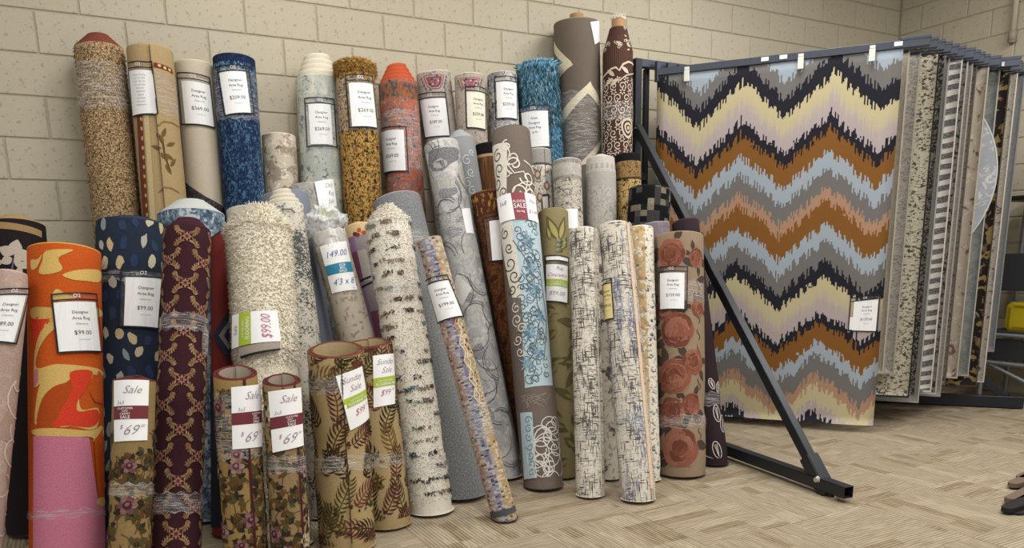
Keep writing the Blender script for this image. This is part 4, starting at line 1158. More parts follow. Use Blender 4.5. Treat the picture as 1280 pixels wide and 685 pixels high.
r.ppoly([(58, 313), (92, 312), (73, 322), (78, 336), (63, 342), (48, 341), (52, 327)], Y_, 0, smooth=True)
r.ppoly([(38, 325), (46, 324), (52, 318), (46, 333), (39, 337)], Y_, 0, smooth=True); r.ppoly([(78, 343), (99, 337), (126, 338), (126, 352), (108, 351), (90, 349)], Y_, 0, smooth=True)
r.ppoly([(39, 385), (60, 384), (96, 388), (110, 384), (126, 386), (127, 396), (90, 398), (62, 398), (40, 398)], Y_, 0, smooth=True)
r.ppoly([(40, 398), (63, 398), (50, 415), (43, 435), (41, 422)], RD, 0, smooth=True); r.ppoly([(70, 361), (82, 367), (96, 372), (74, 376), (64, 372)], Y_, 0, smooth=True)
r.ppoly([(63, 398), (84, 396), (58, 420), (47, 440), (46, 460), (70, 455), (110, 458), (128, 463), (128, 470), (90, 462), (62, 468), (47, 482), (42, 480), (43, 440), (50, 415)], Y_, 0, smooth=True)
r.ppoly([(58, 468), (84, 462), (116, 464), (112, 478), (100, 494), (103, 512), (124, 510), (123, 532), (113, 537), (90, 533), (72, 533), (74, 515), (84, 492), (70, 486), (60, 490), (46, 530), (43, 520), (48, 486)], Y_, 1, smooth=True)
r.ppoly([(88, 465), (116, 464), (108, 486), (98, 500), (98, 514), (122, 512), (124, 526), (112, 534), (82, 532), (66, 534), (80, 505), (90, 486)], RD, 2, smooth=True)
r.ppoly([(46, 532), (52, 500), (66, 484), (82, 478), (92, 472), (88, 492), (72, 520), (64, 535)], OD, 2, smooth=True)
r.ppoly([(124, 463), (129, 470), (129, 505), (119, 502), (112, 490)], '#c0561f', 3); r.ppoly([(43, 462), (47, 462), (47, 478), (42, 485)], PK, 2)
r.ppoly([(42, 537), (66, 535), (113, 538), (128, 532), (130, 545), (118, 552), (112, 546), (60, 547), (42, 543)], Y_, 3, smooth=True)
r.ppoly([(42, 545), (112, 547), (117, 585), (123, 625), (131, 630), (134, 760), (42, 760)], PK, 4)
r.ppoly([(118, 550), (129, 535), (131, 623), (123, 624)], '#c0561f', 4); r.ppoly([(122, 624), (131, 622), (131, 632), (123, 631)], Y_, 5, smooth=True)
for k in range(14):
    s_ = rnd.choice([-1, 1]); r.blob(s_ * rnd.uniform(.25, .42), rnd.uniform(.2, r.L - .1), .05, .09, rnd.choice([Y_, RD, PK]), 0)
r.finish(); sleeve(r, [(64, 368), (119.8, 367), (127, 441), (72, 442.5)], '$99.00', paper=(.03, .15, .93, .985), off=.008); r.wrap(r.v_at(647), r.v_at(637), off=.005)
r = R_('navy_dots', 'navy rug roll with scattered cream and slate brush spots, tag reading $99.00', pile('#262f3e', .16), back='#1f2a3c', ring='#2c3848', tele=.004, oval=.85)
rg = random.Random(21)
for i in range(-7, 8):
    for j in range(0, 20):
        u_, v_ = i * .066 + (j % 2) * .033 + rg.uniform(-.015, .015), .03 + j * .082 + rg.uniform(-.02, .02)
        c_ = rg.choice(['#bdb49b', '#b9aa88', '#84908f', '#84908f', '#aba99c', '#333c5e', '#2d3a58', '#2f3f55'])
        r.blob(u_, v_, rg.uniform(.013, .019), rg.uniform(.021, .032), c_, 0, rg.uniform(-.5, .5), 9, .22, rg)
r.finish(); sleeve(r, [(151, 336), (203, 338.5), (198, 411), (149, 408)], '$99.00', paper=(.12, .13, .97, .98), off=.008); r.wrap(r.v_at(350), r.v_at(338), off=.004)
r = R_('maroon_trellis', 'dark maroon rug roll with a gold leaf trellis and plastic tape bands', pile('#371c22', .2), back='#3f2027', ring='#43222a', tele=.022, n=3, t=.02, pinch=[(1.02, .05, .05)], lump=.008)
rg = random.Random(8)
G1, G2 = '#97795a', '#795c42'
DU, DV = 2 * PI * r.R / 4, .20
for i in range(-2, 2):
    for j in range(-1, 9):
        for (ox, oy) in ((0, 0), (.5, .5)):
            u0, v0 = (i + ox) * DU + .072, (j + oy) * DV + .03
            if v0 > r.L + .05 or v0 < -.1: continue
            for k in range(8): r.leaf(u0, v0, k * PI / 4, .022, .009, '#8a5a4e' if k % 2 else '#9a7462', 2, 3)
            r.blob(u0, v0, .007, .007, '#5f2a30', 3)
            for dx, dy in ((.5, .5), (-.5, .5)):
                # garland of small leaves to the next rosette, bowed so that the fields read as ovals
                for q in range(3, 14):
                    t_ = q / 16
                    bx_ = .014 * math.sin(2 * PI * t_)
                    x = u0 + dx * DU * t_ + (1 if dx > 0 else -1) * bx_; y = v0 + dy * DV * t_
                    a = math.atan2(dy * DV, dx * DU + (1 if dx > 0 else -1) * .02 * 2 * PI * math.cos(2 * PI * t_))
                    up = 1 if t_ > .5 else -1
                    for sd in (-1, 1): r.leaf(x, y, a + (PI if up < 0 else 0) + sd * .7,   .021, .0080, rg.choice([G1, G2, '#876848']), 1, 3)
r.finish(); r.wrap(r.v_at(411), r.v_at(389), off=.005); r.wrap(r.v_at(641), r.v_at(615), off=.005)
r.wrap(r.v_at(438), r.v_at(405), th0=.75, th1=1.25, off=.006)
r = R_('red_diamond', 'brick red rug roll with a navy diamond motif behind the cream shag roll', pile('#6e2c28', .18), back='#4a2430', ring='#42232f', tele=.01)
r.poly([(-PI * r.R, .0), (PI * r.R, .0), (PI * r.R, r.v_at(468)), (-PI * r.R, r.v_at(468))], '#26272f', 0)
for (x, y, w, h, hx) in ((286, 420, 18, 32, '#2c2f40'), (286, 420, 11, 18, '#7c7570'), (286, 420, 5, 9, '#2c2f40')): r.ppoly([(x - w, y), (x, y + h), (x + w, y), (x, y - h)], hx, int(30 - w))
r.finish()
m = speckle('cream_shag_pile', ['#cbc0a8', '#e2d8c2', '#f2ead8'], 95, contrast=.7)
r = R_('shag_cream', 'fat cream long-pile shag rug roll with stepped top, turned white sign with green band', m, back='#b3a78f', ring='#bdb199', t=.024, n=4, tele=.030, shag=.012, lump=.02, pinch=[(.70, .10, .05)])
sc = ['#f0e7d2', '#e4dac2', '#f6efe0', '#d2c7ae', '#f6f0e2']
r.tufts(9000, .05, r.L, .013, .0048, sc, th0=-1.9, th1=1.9, down=.35); r.cone_tufts(2600, .022, .004, sc)
r.finish()
sign(r, [(294.7, 395), (345.5, 389.3), (350, 427.3), (294.7, 437)], GREEN, [('$99.00', .84, .5, .26, REDINK, {'shear': .3, 'vert': True, 'maxw': .8}), ('Sale', .16, .5, .14, PENINK, {'shear': .3, 'vert': True, 'maxw': .6})], bandt=(.20, .46), vertical=True, off=.012, bandtext=[('FLOORING', .85, .5, .10, WHITEINK, {'vert': True, 'maxw': .8}), ('your local carpet', .40, .5, .055, WHITEINK, {'vert': True, 'maxw': .8})])
bk = bmesh.new(); q = [r.px(*p) for p in [(301, 436), (349, 427), (349.5, 437), (303, 447)]]
r.sheet('brand_patch', q, .022, pile('#a3978a'), r.root)
r.sheet('patch_edging', [r.px(*p) for p in [(303, 446), (349.5, 436), (350, 438.5), (303, 449)]], .023, BLACK, r.root); bk.free()
def f_bw(g):
    big = g.noise(5, 7, 3, 2.0)
    f = g.noise(75, 95, 3, 6.0, rough=.7)
    m_ = g.thr(g.math('ADD', f, g.math('MULTIPLY_ADD', big, .7, -.35)), .55, .03)
    c = g.mix(g.mul(m_, .9), '#c9c2b4', '#2f3338'); c = g.mix(g.mul(g.thr(g.noise(40, 30, 3, 9.0), .6, .04), .6), c, '#5d7876')
    return c, m_
r = R_('bw_distress', 'black and ivory distressed rug roll with ivory stepped rings, right of the cream shag roll', patmat('bw_distress_pile', f_bw), back='#c9c1ae', ring='#cbc3b1', t=.016, n=4, tele=.026)
r.finish()
bmb = bmesh.new(); 
for a, b in (((353, 261), (364, 261)), ((353, 261), (353, 266)), ((364, 261), (369, 266))):
    p0 = r.uvp(*r.px(*a), .006); p1 = r.uvp(*r.px(*b), .006); beam(bmb, p0, p1, .004, .003, 0)
mesh_obj('label_edging', bmb, BLACK, r.root)
r = R_('blue_plain', 'plain slate-blue rug roll seen from its rounded backing, above the black and ivory roll', pile('#7a7f8b', .1), back='#7f8490', ring='#838894', tele=.004, t=.014).finish()
m = distress('blue_distress_pile', '#6f7f8c', [('#34495c', 40, 34, .50, .05, .85), ('#b9c2c4', 26, 20, .57, .05, .8), ('#223a52', 60, 50, .61, .03, .8)])
r = R_('blue_distress', 'wide blue distressed rug roll with layered white rings on top, behind the maroon roll', m, back='#b7bbbd', ring='#bfc1bd', t=.014, n=7, tele=.011, oval=.75)
r.finish()
r = R_('ivory_plain', 'pale grey-green rug roll with flat top behind the cream shag roll', pile('#b3b3a6', .08), back='#b9b7aa', ring='#bcbaad', tele=.002).finish()

# small floral runners in front
def floral(r, ground, seed, vmax):
    rg = random.Random(seed)
    dk, ol, bn = '#2e2a22', '#4e4a2c', '#5e4426'
    U = PI * r.R
    for k in range(110):
        u_, v_ = rg.uniform(-U, U) * .75, rg.uniform(.02, vmax)
        a = rg.uniform(0, 6.28)
        r.ribbon([(u_ + .02 * q * math.cos(a + q * .4), v_ + .02 * q * math.sin(a + q * .4)) for q in range(4)], .004, bn, 0)
        for q in range(3): r.leaf(u_ + .02 * math.cos(a), v_ + .02 * math.sin(a), a + (q - 1) * .9, rg.uniform(.028, .046), .021, rg.choice([dk, ol, bn, '#4b3a22']), 1, 4)
    for k in range(int(16 * vmax / .8)):
        u_, v_ = rg.uniform(-U, U) * .65, rg.uniform(.03, vmax)
        c1, c2, c3 = rg.choice([('#836160', '#5f3a40', '#977c74'), ('#a5967a', '#857452', '#b9ad92'), ('#6d454c', '#47272f', '#84625f')])
        s_ = rg.uniform(.02, .034)
        for q in range(5): r.leaf(u_ + s_ * .5 * math.cos(q), v_ + s_ * .5 * math.sin(q), q * 1.4, s_ * 1.5, .018, dk, 2, 3)
        for q in range(6):
            a = q * PI / 3; r.blob(u_ + s_ * .62 * math.cos(a), v_ + s_ * .62 * math.sin(a), s_ * .5, s_ * .4, c1 if q % 2 else c3, 3, a, 8, .15, rg)
        r.blob(u_, v_, s_ * .5, s_ * .5, c2, 4, 0, 8, .15, rg); r.blob(u_, v_ + s_ * .1, s_ * .25, s_ * .22, c3, 5, 0, 7, .2, rg)
MB = dict(sale=[('CUSTOMER', .62, .26, .15, WHITEINK), ('DAY', .555, .46, .15, WHITEINK), ('CARPET', .6, .66, .15, WHITEINK), ('SALE', .6, .95, .24, WHITEINK)])
def sale_items(size='3x5', price='$69'):
    return [('Sale', .55, .22, .13, PENINK, {'shear': .45}), (size, .24, .40, .06, PENINK, {'shear': .3}), ('$', .26, .80, .07, REDINK, {'shear': .3}), (price.strip('$'), .52, .90, .17, PENINK, {'shear': .5}), ('00', .84, .78, .05, PENINK, {'shear': .3})]
r = R_('floral_a', 'tan rose-patterned runner roll in front of the navy spotted roll, maroon-banded sale sign', pile('#8a744c', .2), back='#4a2a24', ring='#5a2f2a', t=.01, n=5, tele=.003, pinch=[(.27, .05, .03)], slant=.1)
floral(r, '', 31, r.v_at(550) + .02); r.finish()
sign(r, [(143.3, 476), (186.3, 475.4), (184.2, 550.3), (143.3, 552.4)], MAROON, sale_items(), bandt=(.425, .645), bandtext=[(t_, .36, y, h, m_) for t_, _, y, h, m_ in MB['sale']], off=.005); r.wrap(r.v_at(621), r.v_at(604), off=.004)
r = R_('floral_b', 'gold rose-patterned runner roll with open maroon-bound top, sale sign reading $69', pile('#94794c', .2), back='#96897a', rim='#5e2b2a', t=.012, n=2, tele=.003, hollow=.03, oval=.85, slant=.32)
r.ribbon([(.035, .01), (.03, r.L - .02)], .012, '#4a2024', 3); floral(r, '', 41, r.L - .1); r.finish()
sign(r, [(289.2, 484), (325, 480), (327.8, 558), (291, 562)], MAROON, sale_items(), bandt=(.42, .615), bandtext=[(t_, x + .08, y, h, m_) for t_, x, y, h, m_ in MB['sale']], off=.0085); r.wrap(r.v_at(575), r.v_at(490), off=.003)
r = R_('floral_c', 'brown-tan rose runner roll with spiral maroon-bound top, right of its gold twin', pile('#8b7452', .2), back='#96897a', rim='#592a2a', t=.012, n=2, tele=.003, oval=.85, slant=.32)
r.ribbon([(.055, .01), (.05, r.L - .02)], .010, '#4a2024', 3); floral(r, '', 57, r.L - .06); r.finish()
sign(r, [(336, 489.6), (376, 484), (379.5, 556.6), (341.6, 566)], MAROON, sale_items(), bandt=(.43, .625), bandtext=[(t_, x, y, h, m_) for t_, x, y, h, m_ in MB['sale']], off=.0085); r.wrap(r.v_at(592), r.v_at(570), off=.004)
def ferns(r, seed, vmax):
    rg = random.Random(seed); U = PI * r.R
    cols = ['#56282a', '#38341f', '#6d5228', '#46291f', '#4d4826', '#6d3530', '#2b281d', '#5d2f31']
    nu = 7; step = .118; k = 0
    for j in range(int(vmax / step) + 2):
        for i in range(nu):
            u_ = -U * .85 + (i + (.5 if j % 2 else 0)) * U * 1.7 / nu + rg.uniform(-.02, .02); v_ = j * step - .07 + rg.uniform(-.025, .025)
            a = 1.57 + rg.uniform(-1.0, 1.0); hx = rg.choice(cols); ln = rg.uniform(.11, .15); bd = rg.uniform(-.9, .9); k += 1
            pts = []
            x, y, an = u_, v_, a
            for q in range(8): pts.append((x, y, an)); x += ln / 7 * math.cos(an); y += ln / 7 * math.sin(an); an += bd / 7
            lay = k % 3
            r.ribbon([(p[0], p[1]) for p in pts], .0045, hx, lay)
            for q in range(0, 8):
                l = .056 * math.sin(PI * (q + 2) / 11) + .006
                for sd in (-1, 1): r.leaf(pts[q][0], pts[q][1], pts[q][2] + sd * (.95 - q * .06), l, .0086, hx, lay, 4, .12 * sd)
            if rg.random() < .5:
                for q in range(5): r.blob(u_ + rg.uniform(-.03, .03), v_ + rg.uniform(-.02, .02), .007, .005, rg.choice(cols), 3, q)
r = R_('fern_a', 'front gold fern-leaf rug roll with an open spiral top, tilted sunday sale sign', pile('#a58f66', .2), back='#9d8a68', rim='#6b3c30', t=.013, n=2, tele=.004, seam=.12, sdir=-1, lump=.015, pinch=[(.42, .05, .06)], slant=.3)
r.ribbon([(r.R * .12, .01), (r.R * .12 , r.L - .02)], .006, '#3a2a20', 5); ferns(r, 3, r.L - .04); r.finish()
sun = [('Sunday', .5, .19, .11, PENINK, {'shear': .45}), ('Sale', .52, .36, .12, PENINK, {'shear': .45}), ('$99', .5, .80, .12, REDINK, {'shear': .35}), ('00', .86, .72, .05, REDINK, {'shear': .3})]
bt = [('FLOORING INC', .55, .86, .30, WHITEINK), ('your local carpet', .5, .44, .2, WHITEINK)]
sign(r, [(419.7, 470.3), (454, 457.4), (462.9, 520.7), (438.5, 538.3)], GREEN, sun, bandt=(.44, .615), bandtext=bt, off=.006); r.wrap(r.v_at(590), r.v_at(570), off=.004); r.wrap(r.v_at(492), r.v_at(470), th0=-1.6, th1=.1, off=.004)
r = R_('fern_b', 'second gold fern-leaf rug roll, behind the front fern roll, upright sunday sale sign', pile('#a59068', .2), back='#9d8a68', rim='#6b3c30', t=.013, n=2, tele=.004, lump=.012, slant=.26)
ferns(r, 9, r.L - .04); r.finish()
sign(r, [(466.2, 444.8), (492.6, 441.8), (494, 504.7), (467, 509.7)], GREEN, sun, bandt=(.44, .625), bandtext=bt, off=.006); r.wrap(r.v_at(584), r.v_at(566), off=.004)
r = R_('leaf_print', 'taupe leaf-print rug roll with a bunched clear plastic bag at its top, sign reading 149', pile('#b3a898', .1), back='#9d9385', ring='#b5ab9c', tele=.002)
rg = random.Random(14)
for k in range(430): r.leaf(rg.uniform(-.2, .2), rg.uniform(.02, r.L - .03), rg.uniform(0, 6.28), rg.uniform(.022, .034), .010, rg.choice(['#948a7d', '#8f8577', '#9b9184']), 0, 4)
r.finish()
sign(r, [(400, 308.5), (433, 301.5), (447, 362), (415.4, 367)], TEAL, [('149.00', .5, .28, .13, BLUEINK, {'shear': .35}), ("4'3 x 8", .55, .86, .13, BLUEINK, {'shear': .35}), ('5 ft', .85, .97, .03, GREYINK)], bandt=(.42, .63), bandtext=[('FOR', .62, .36, .26, WHITEINK), ('BIG', .6, .62, .26, WHITEINK), ('SALE', .6, .93, .28, WHITEINK)], off=.005)
bm = bmesh.new(); uvl = bm.loops.layers.uv.new('UVMap')
bmesh.ops.create_icosphere(bm, subdivisions=5, radius=1.0)
for v in bm.verts:
    d = v.co.normalized(); k = 1 + .35 * mnoise.noise(d * 2.2) + .28 * abs(mnoise.noise(d * 5.5 + Vector((3, 1, 2)))) - .12
    v.co = Vector((d.x * .105 * k, d.y * .09 * k, d.z * .085 * k + r.L + .05 + .03 * mnoise.noise(d * 3)))
for f in bm.faces:
    for l in f.loops: l[uvl].uv = (l.vert.co.x + l.vert.co.y, l.vert.co.z)
o = mesh_obj('plastic_bag', bm, BAG, r.root, True)
r.wrap(r.L - .09, r.L + .0, off=.004, mat=BAG)
def f_pl(g):
    cl = g.cell(1 / .05, 1 / .16, 1.7)
    c = g.ramp(cl, [(0, '#8a8284'), (.22, '#56344a'), (.42, '#86688c'), (.55, '#964640'), (.68, '#aca5a0'), (.85, '#74455a')], 'CONSTANT')
    L = SPOTL('plaid'); return vbands(g, c, [(L - .09, 9, '#c4ad80', 1.0)]), None
r = R_('plaid', 'rug roll of plum and red blocks with tan poppy border behind the white shag', patmat('plaid_blocks', f_pl), back='#b9a57e', ring='#c6b186', tele=.004)
for (x, y, hx) in ((443, 292, '#6a2530'), (449, 287, '#b3532f'), (455, 290, '#a5482b'), (447, 293, '#8a2f2c')): r.blob(*r.px(x, y), .012, .011, hx, 1)
r.ppoly([(450, 350), (464, 344), (464, 346), (450, 352)], '#1b1a1c', 2); r.ppoly([(452, 358), (466, 351), (466, 353), (452, 360)], '#1b1a1c', 2)
r.finish()
m = distress('white_shag_pile', '#dcd6c7', [('#a8907a', 10, 40, .66, .03, .6), ('#4a5b6b', 18, 60, .69, .02, .8)], bs=.9)
r = R_('white_shag', 'white shag rug roll flecked with navy, brown and teal dashes, stepped domed top', m, back='#c9c1ae', ring='#d0c8b6', t=.018, n=5, tele=.020, shag=.006, lump=.015, pinch=[(.30, .05, .04), (.98, .05, .04)])
wl = ['#ebe5d8', '#e0d9ca', '#f2ede2', '#e6dfd0']
r.tufts(6000, .02, r.L, .010, .0036, wl, th0=-2, th1=2, down=.5)
rg = random.Random(4)
for k in range(120):
    th0 = rg.uniform(-1.7, 1.7); v_ = round(rg.uniform(.05, r.L - .02) / .062) * .062 + rg.uniform(-.008, .008); hx = rg.choice(['#4f5f70', '#5f453a', '#a08a74', '#7f9a9a', '#4a4a50', '#a89684', '#8a6a58', '#b09c88'])
    r.tufts(int(rg.uniform(12, 40)), v_ - .009, v_ + .009, .013, .0042, [hx], th0=th0 - rg.uniform(.08, .36), th1=th0 + rg.uniform(.08, .36), down=.4)
r.cone_tufts(1500, .011, .003, wl); r.cone_tufts(60, .012, .004, ['#3f4f60', '#8c7460', '#5f7d80'])
r.finish(); r.wrap(r.v_at(372), r.v_at(346), off=.010); r.wrap(r.v_at(592), r.v_at(576), off=.010)
m = speckle('grey_plain_pile', ['#5f6062', '#77787a', '#919293'], 105, contrast=.8)
r = R_('grey_plain', 'plain mottled grey rug roll with broad rounded top behind the colourful slim roll', m, back='#8d8e90', ring='#98999b', tele=.002, t=.014)
r.finish(); r.wrap(r.v_at(302), r.v_at(288), off=.003)
def f_cg(g):
    st = g.math('MULTIPLY_ADD', g.noise(14, 4, 2, 3.0), .09, g.u())
    cl = g.cell(1 / .017, 1 / .008, 2.3)
    c = g.ramp(g.math('ADD', g.mul(st, 4.6), .26), [(0, '#b3a89a'), (.18, '#a07c6c'), (.30, '#9a8f8f'), (.42, '#858aa0'), (.50, '#60678a'), (.57, '#a3968a'), (.66, '#a58f66'), (.78, '#97825c'), (.9, '#b5a58c')])
    c = g.mix(g.mul(g.thr(g.noise(5, 2, 2, 8.0), .56, .08), .35), c, '#b5aa9a')
    c = g.mix(g.mul(g.thr(cl, .74, .02), .5), c, '#cfc6b5')
    c = g.mix(g.mul(g.inv(g.thr(cl, .09, .02)), .8), c, '#2f2c38')
    c = g.mix(g.mul(g.band(cl, .13, .20, .01), .45), c, '#9a5a48')
    return c, cl
r = R_('color_gold', 'slim leaning rug roll of blue, rust and gold flecks, tag reading $199.00', patmat('colour_flecks', f_cg), back='#4d4c50', ring='#9a8f80', tele=.003)
for k in range(17):
    a = (1 if k % 2 else -1); r.ribbon([(.018 + .010 * a, r.L * .93 - k * .042), (.018 - .010 * a, r.L * .93 - (k + 1) * .042)], .006, '#c98f3f' if k < 9 else '#d3c09a', 1)
    r.ribbon([(.034 + .006 * a, r.L * .72 - k * .026), (.034 - .006 * a, r.L * .72 - (k + 1) * .026)], .004, '#d8cdb4', 1)
r.poly([(-.19, .004), (.19, .004), (.19, .03), (-.19, .03)], '#4d4c50', 2)
r.finish(); sleeve(r, [(525.5, 352.5), (558.9, 343.2), (579.7, 396.3), (548.5, 405)], '$199.00', paper=(.07, .13, .96, .97), off=.006); r.wrap(r.v_at(548), r.v_at(500), off=.003)
m = distress('grey_mottle_pile', '#a09e98', [('#7e7c77', 40, 40, .52, .05, .8), ('#c0bdb5', 60, 60, .58, .04, .7)])
r = R_('grey_mottle', 'grey mottled rug roll with tall green-banded white sign, below the flowered grey roll', m, back='#8f8d87', ring='#aaa8a1', tele=.003)
r.finish(); sign(r, [(393, 228), (420, 224), (427, 272), (402, 277)], GREEN, [('Only', .5, .2, .12, PENINK, {'shear': .4}), ('Rug', .55, .40, .12, PENINK, {'shear': .4}), ('Sale', .5, .60, .12, PENINK, {'shear': .4})], bandt=(.70, .95), bandtext=bt, off=.012)
# ------------------------------------------------------------------ rug display rack with swing arms
AD = Vector((.612, -.791, 0)).normalized()
BAR = 2.385
rack = empty('rug_rack', (3.26, -.36, 0)); tag(rack, 'black steel swing-arm rug display rack with a diagonal front brace and floor leg', 'rack')
RB = Vector((3.26, -.36, 0))
def part(name, fn, mat=STEEL, parent=None):
    bm = bmesh.new(); fn(bm)
    return mesh_obj(name, bm, mat, parent or rack)
rel = lambda p: Vector(p) - RB
part('post', lambda bm: beam(bm, rel((3.27, -.36, .0)), rel((3.27, -.36, 2.47)), .055, .055))
part('inner_post', lambda bm: beam(bm, rel((3.40, -.30, .0)), rel((3.40, -.30, 2.43)), .035, .035))
part('post', lambda bm: beam(bm, rel((4.98, -.36, .0)), rel((4.98, -.36, 2.47)), .055, .055))
part('header_rail', lambda bm: beam(bm, rel((3.245, -.36, 2.445)), rel((5.005, -.36, 2.445)), .05, .05), GREYSTEEL)
part('lower_rail', lambda bm: beam(bm, rel((3.27, -.36, .10)), rel((4.98, -.36, .10)), .05, .05))
part('cross_bar', lambda bm: beam(bm, rel((3.27, -.36, 1.72)), rel((3.40, -.30, 1.72)), .04, .05))
def leg(bm):
    a, b = rel((3.213, -.40, .055)), rel((2.945, -2.45, .055))
    d = (b - a).normalized(); m = frame_to(d)
    # open square tube
    L = (b - a).length; w, t = .058, .004
    for (ox, oy, sx, sy) in ((0, w / 2 - t / 2, w, t), (0, -w / 2 + t / 2, w, t), (w / 2 - t / 2, 0, t, w), (-w / 2 + t / 2, 0, t, w)):
        box(bm, (a + b) / 2 + m @ Vector((ox, oy, 0)), (sx, sy, L), m, .0008)
lg = part('base_leg', leg)
def foot(bm):
    p = rel((2.958, -2.37, 0)); tube(bm, p, p + Vector((0, 0, .01)), .024); tube(bm, p + Vector((0, 0, .01)), p + Vector((0, 0, .03)), .009)
part('leveling_foot', foot, CHROME, lg)
BRT, BRB = Vector((3.262, -.39, 2.03)), Vector((2.985, -2.235, .09))
br = part('diagonal_brace', lambda bm: beam(bm, rel(BRT), rel(BRB), .045, .058))
bd = (BRB - BRT).normalized()
def bracket(bm):
    m = frame_to(bd)
    for s in (-1, 1): box(bm, rel(BRB + bd * .01) + m @ Vector((0, s * .033, 0)), (.062, .006, .22), m, .001)
    for s in (-1, 1): box(bm, rel(BRB + bd * .01) + m @ Vector((s * .033, 0, 0)), (.006, .066, .22), m, .001)
part('bracket', bracket, STEEL, br)
def bolt(bm):
    lat = Vector((-1, .13, 0)).normalized(); p = rel((2.972, -2.275, .075))
    tube(bm, p + lat * .03, p + lat * .044, .020, .013)
part('bolt', bolt, CHROME, lg)
def stud(bm):
    tube(bm, rel((3.236, -.40, 2.02)), rel((3.225, -.40, 2.02)), .01)
part('bolt', stud, CHROME, br)
# far-end leg and brace, splayed like the arms
e0 = Vector((4.98, -.60, .05)); e1 = e0 + Vector((.64, -.77, 0)) * 1.42
part('base_leg', lambda bm: beam(bm, rel(e0), rel(e1), .06, .085))
part('diagonal_brace', lambda bm: beam(bm, rel((4.99, -.38, 1.5)), rel(e1 - Vector((.64, -.77, 0)) * .12 + Vector((0, 0, .03))), .045, .055))
NARM = 16
HING = [Vector((3.40 + .098 * i, -.42 + (.004 * i), BAR)) for i in range(NARM)]
ALEN = 1.62
def on_arm(i, x):
    """distance along arm i whose image column is x"""
    lo, hi = .2, 2.6
    for _ in range(30):
        m = (lo + hi) / 2
        if to_px(HING[i] + AD * m - Vector((0, 0, .04)))[0] > x: hi = m
        else: lo = m
    return (lo + hi) / 2
EDGE = [1129, 1137, 1151, 1174, 1182, 1187, 1203, 1210, 1216, 1221, 1236, 1261, 1250, 1263, 1272, 1281]
for i in range(NARM):
    L = max(ALEN - .012 * i, on_arm(i, EDGE[i]) + .06)
    h = HING[i]
    def arm(bm, h=h, L=L, i=i):
        beam(bm, rel(h), rel(h + AD * L), .032, .045, .003)
        beam(bm, rel(h + AD * (L - .16)) + Vector((0, 0, .028)), rel(h + AD * (L + .005)) + Vector((0, 0, .028)), .036, .022, .004)
        beam(bm, rel(h) + Vector((0, 0, .07)), rel(h) - Vector((0, 0, .06)), .03, .03)
    a = part('swing_arm', arm, GREYSTEEL)
    nrm = Vector((-AD.y, AD.x, 0)) * -1   # towards the camera
    if nrm.dot(CAM_POS - h) < 0: nrm = -nrm
    spots = [on_arm(i, x) for x in ((859, 1001, 1090) if i == 0 else ())]
    if i > 0: spots = [L - .10]
    for s_ in spots:
        def clip(bm, p=h + AD * s_, big=(i == 0)):
            m = Matrix((AD, nrm, Vector((0, 0, 1)))).transposed()
            w = .035 if big else .02
            box(bm, rel(p) + nrm * .024 - Vector((0, 0, .045 if big else .01)), (w, .008, .07 if big else .02), m, .002)
            box(bm, rel(p) + nrm * .018 + Vector((0, 0, .0)), (w * .9, .02, .018), m, .002)
        part('clip', clip, CLIPM if i == 0 else CHROME, a)
    if i == 0:
        for x in (956, 979, 1122):
            def lab(bm, p=h + AD * on_arm(0, x)):
                m = Matrix((AD, nrm, Vector((0, 0, 1)))).transposed(); box(bm, rel(p) + nrm * .0185 + Vector((0, 0, .003)), (.045, .003, .024), m, .001)
            part('arm_label', lab, PAPER, a)

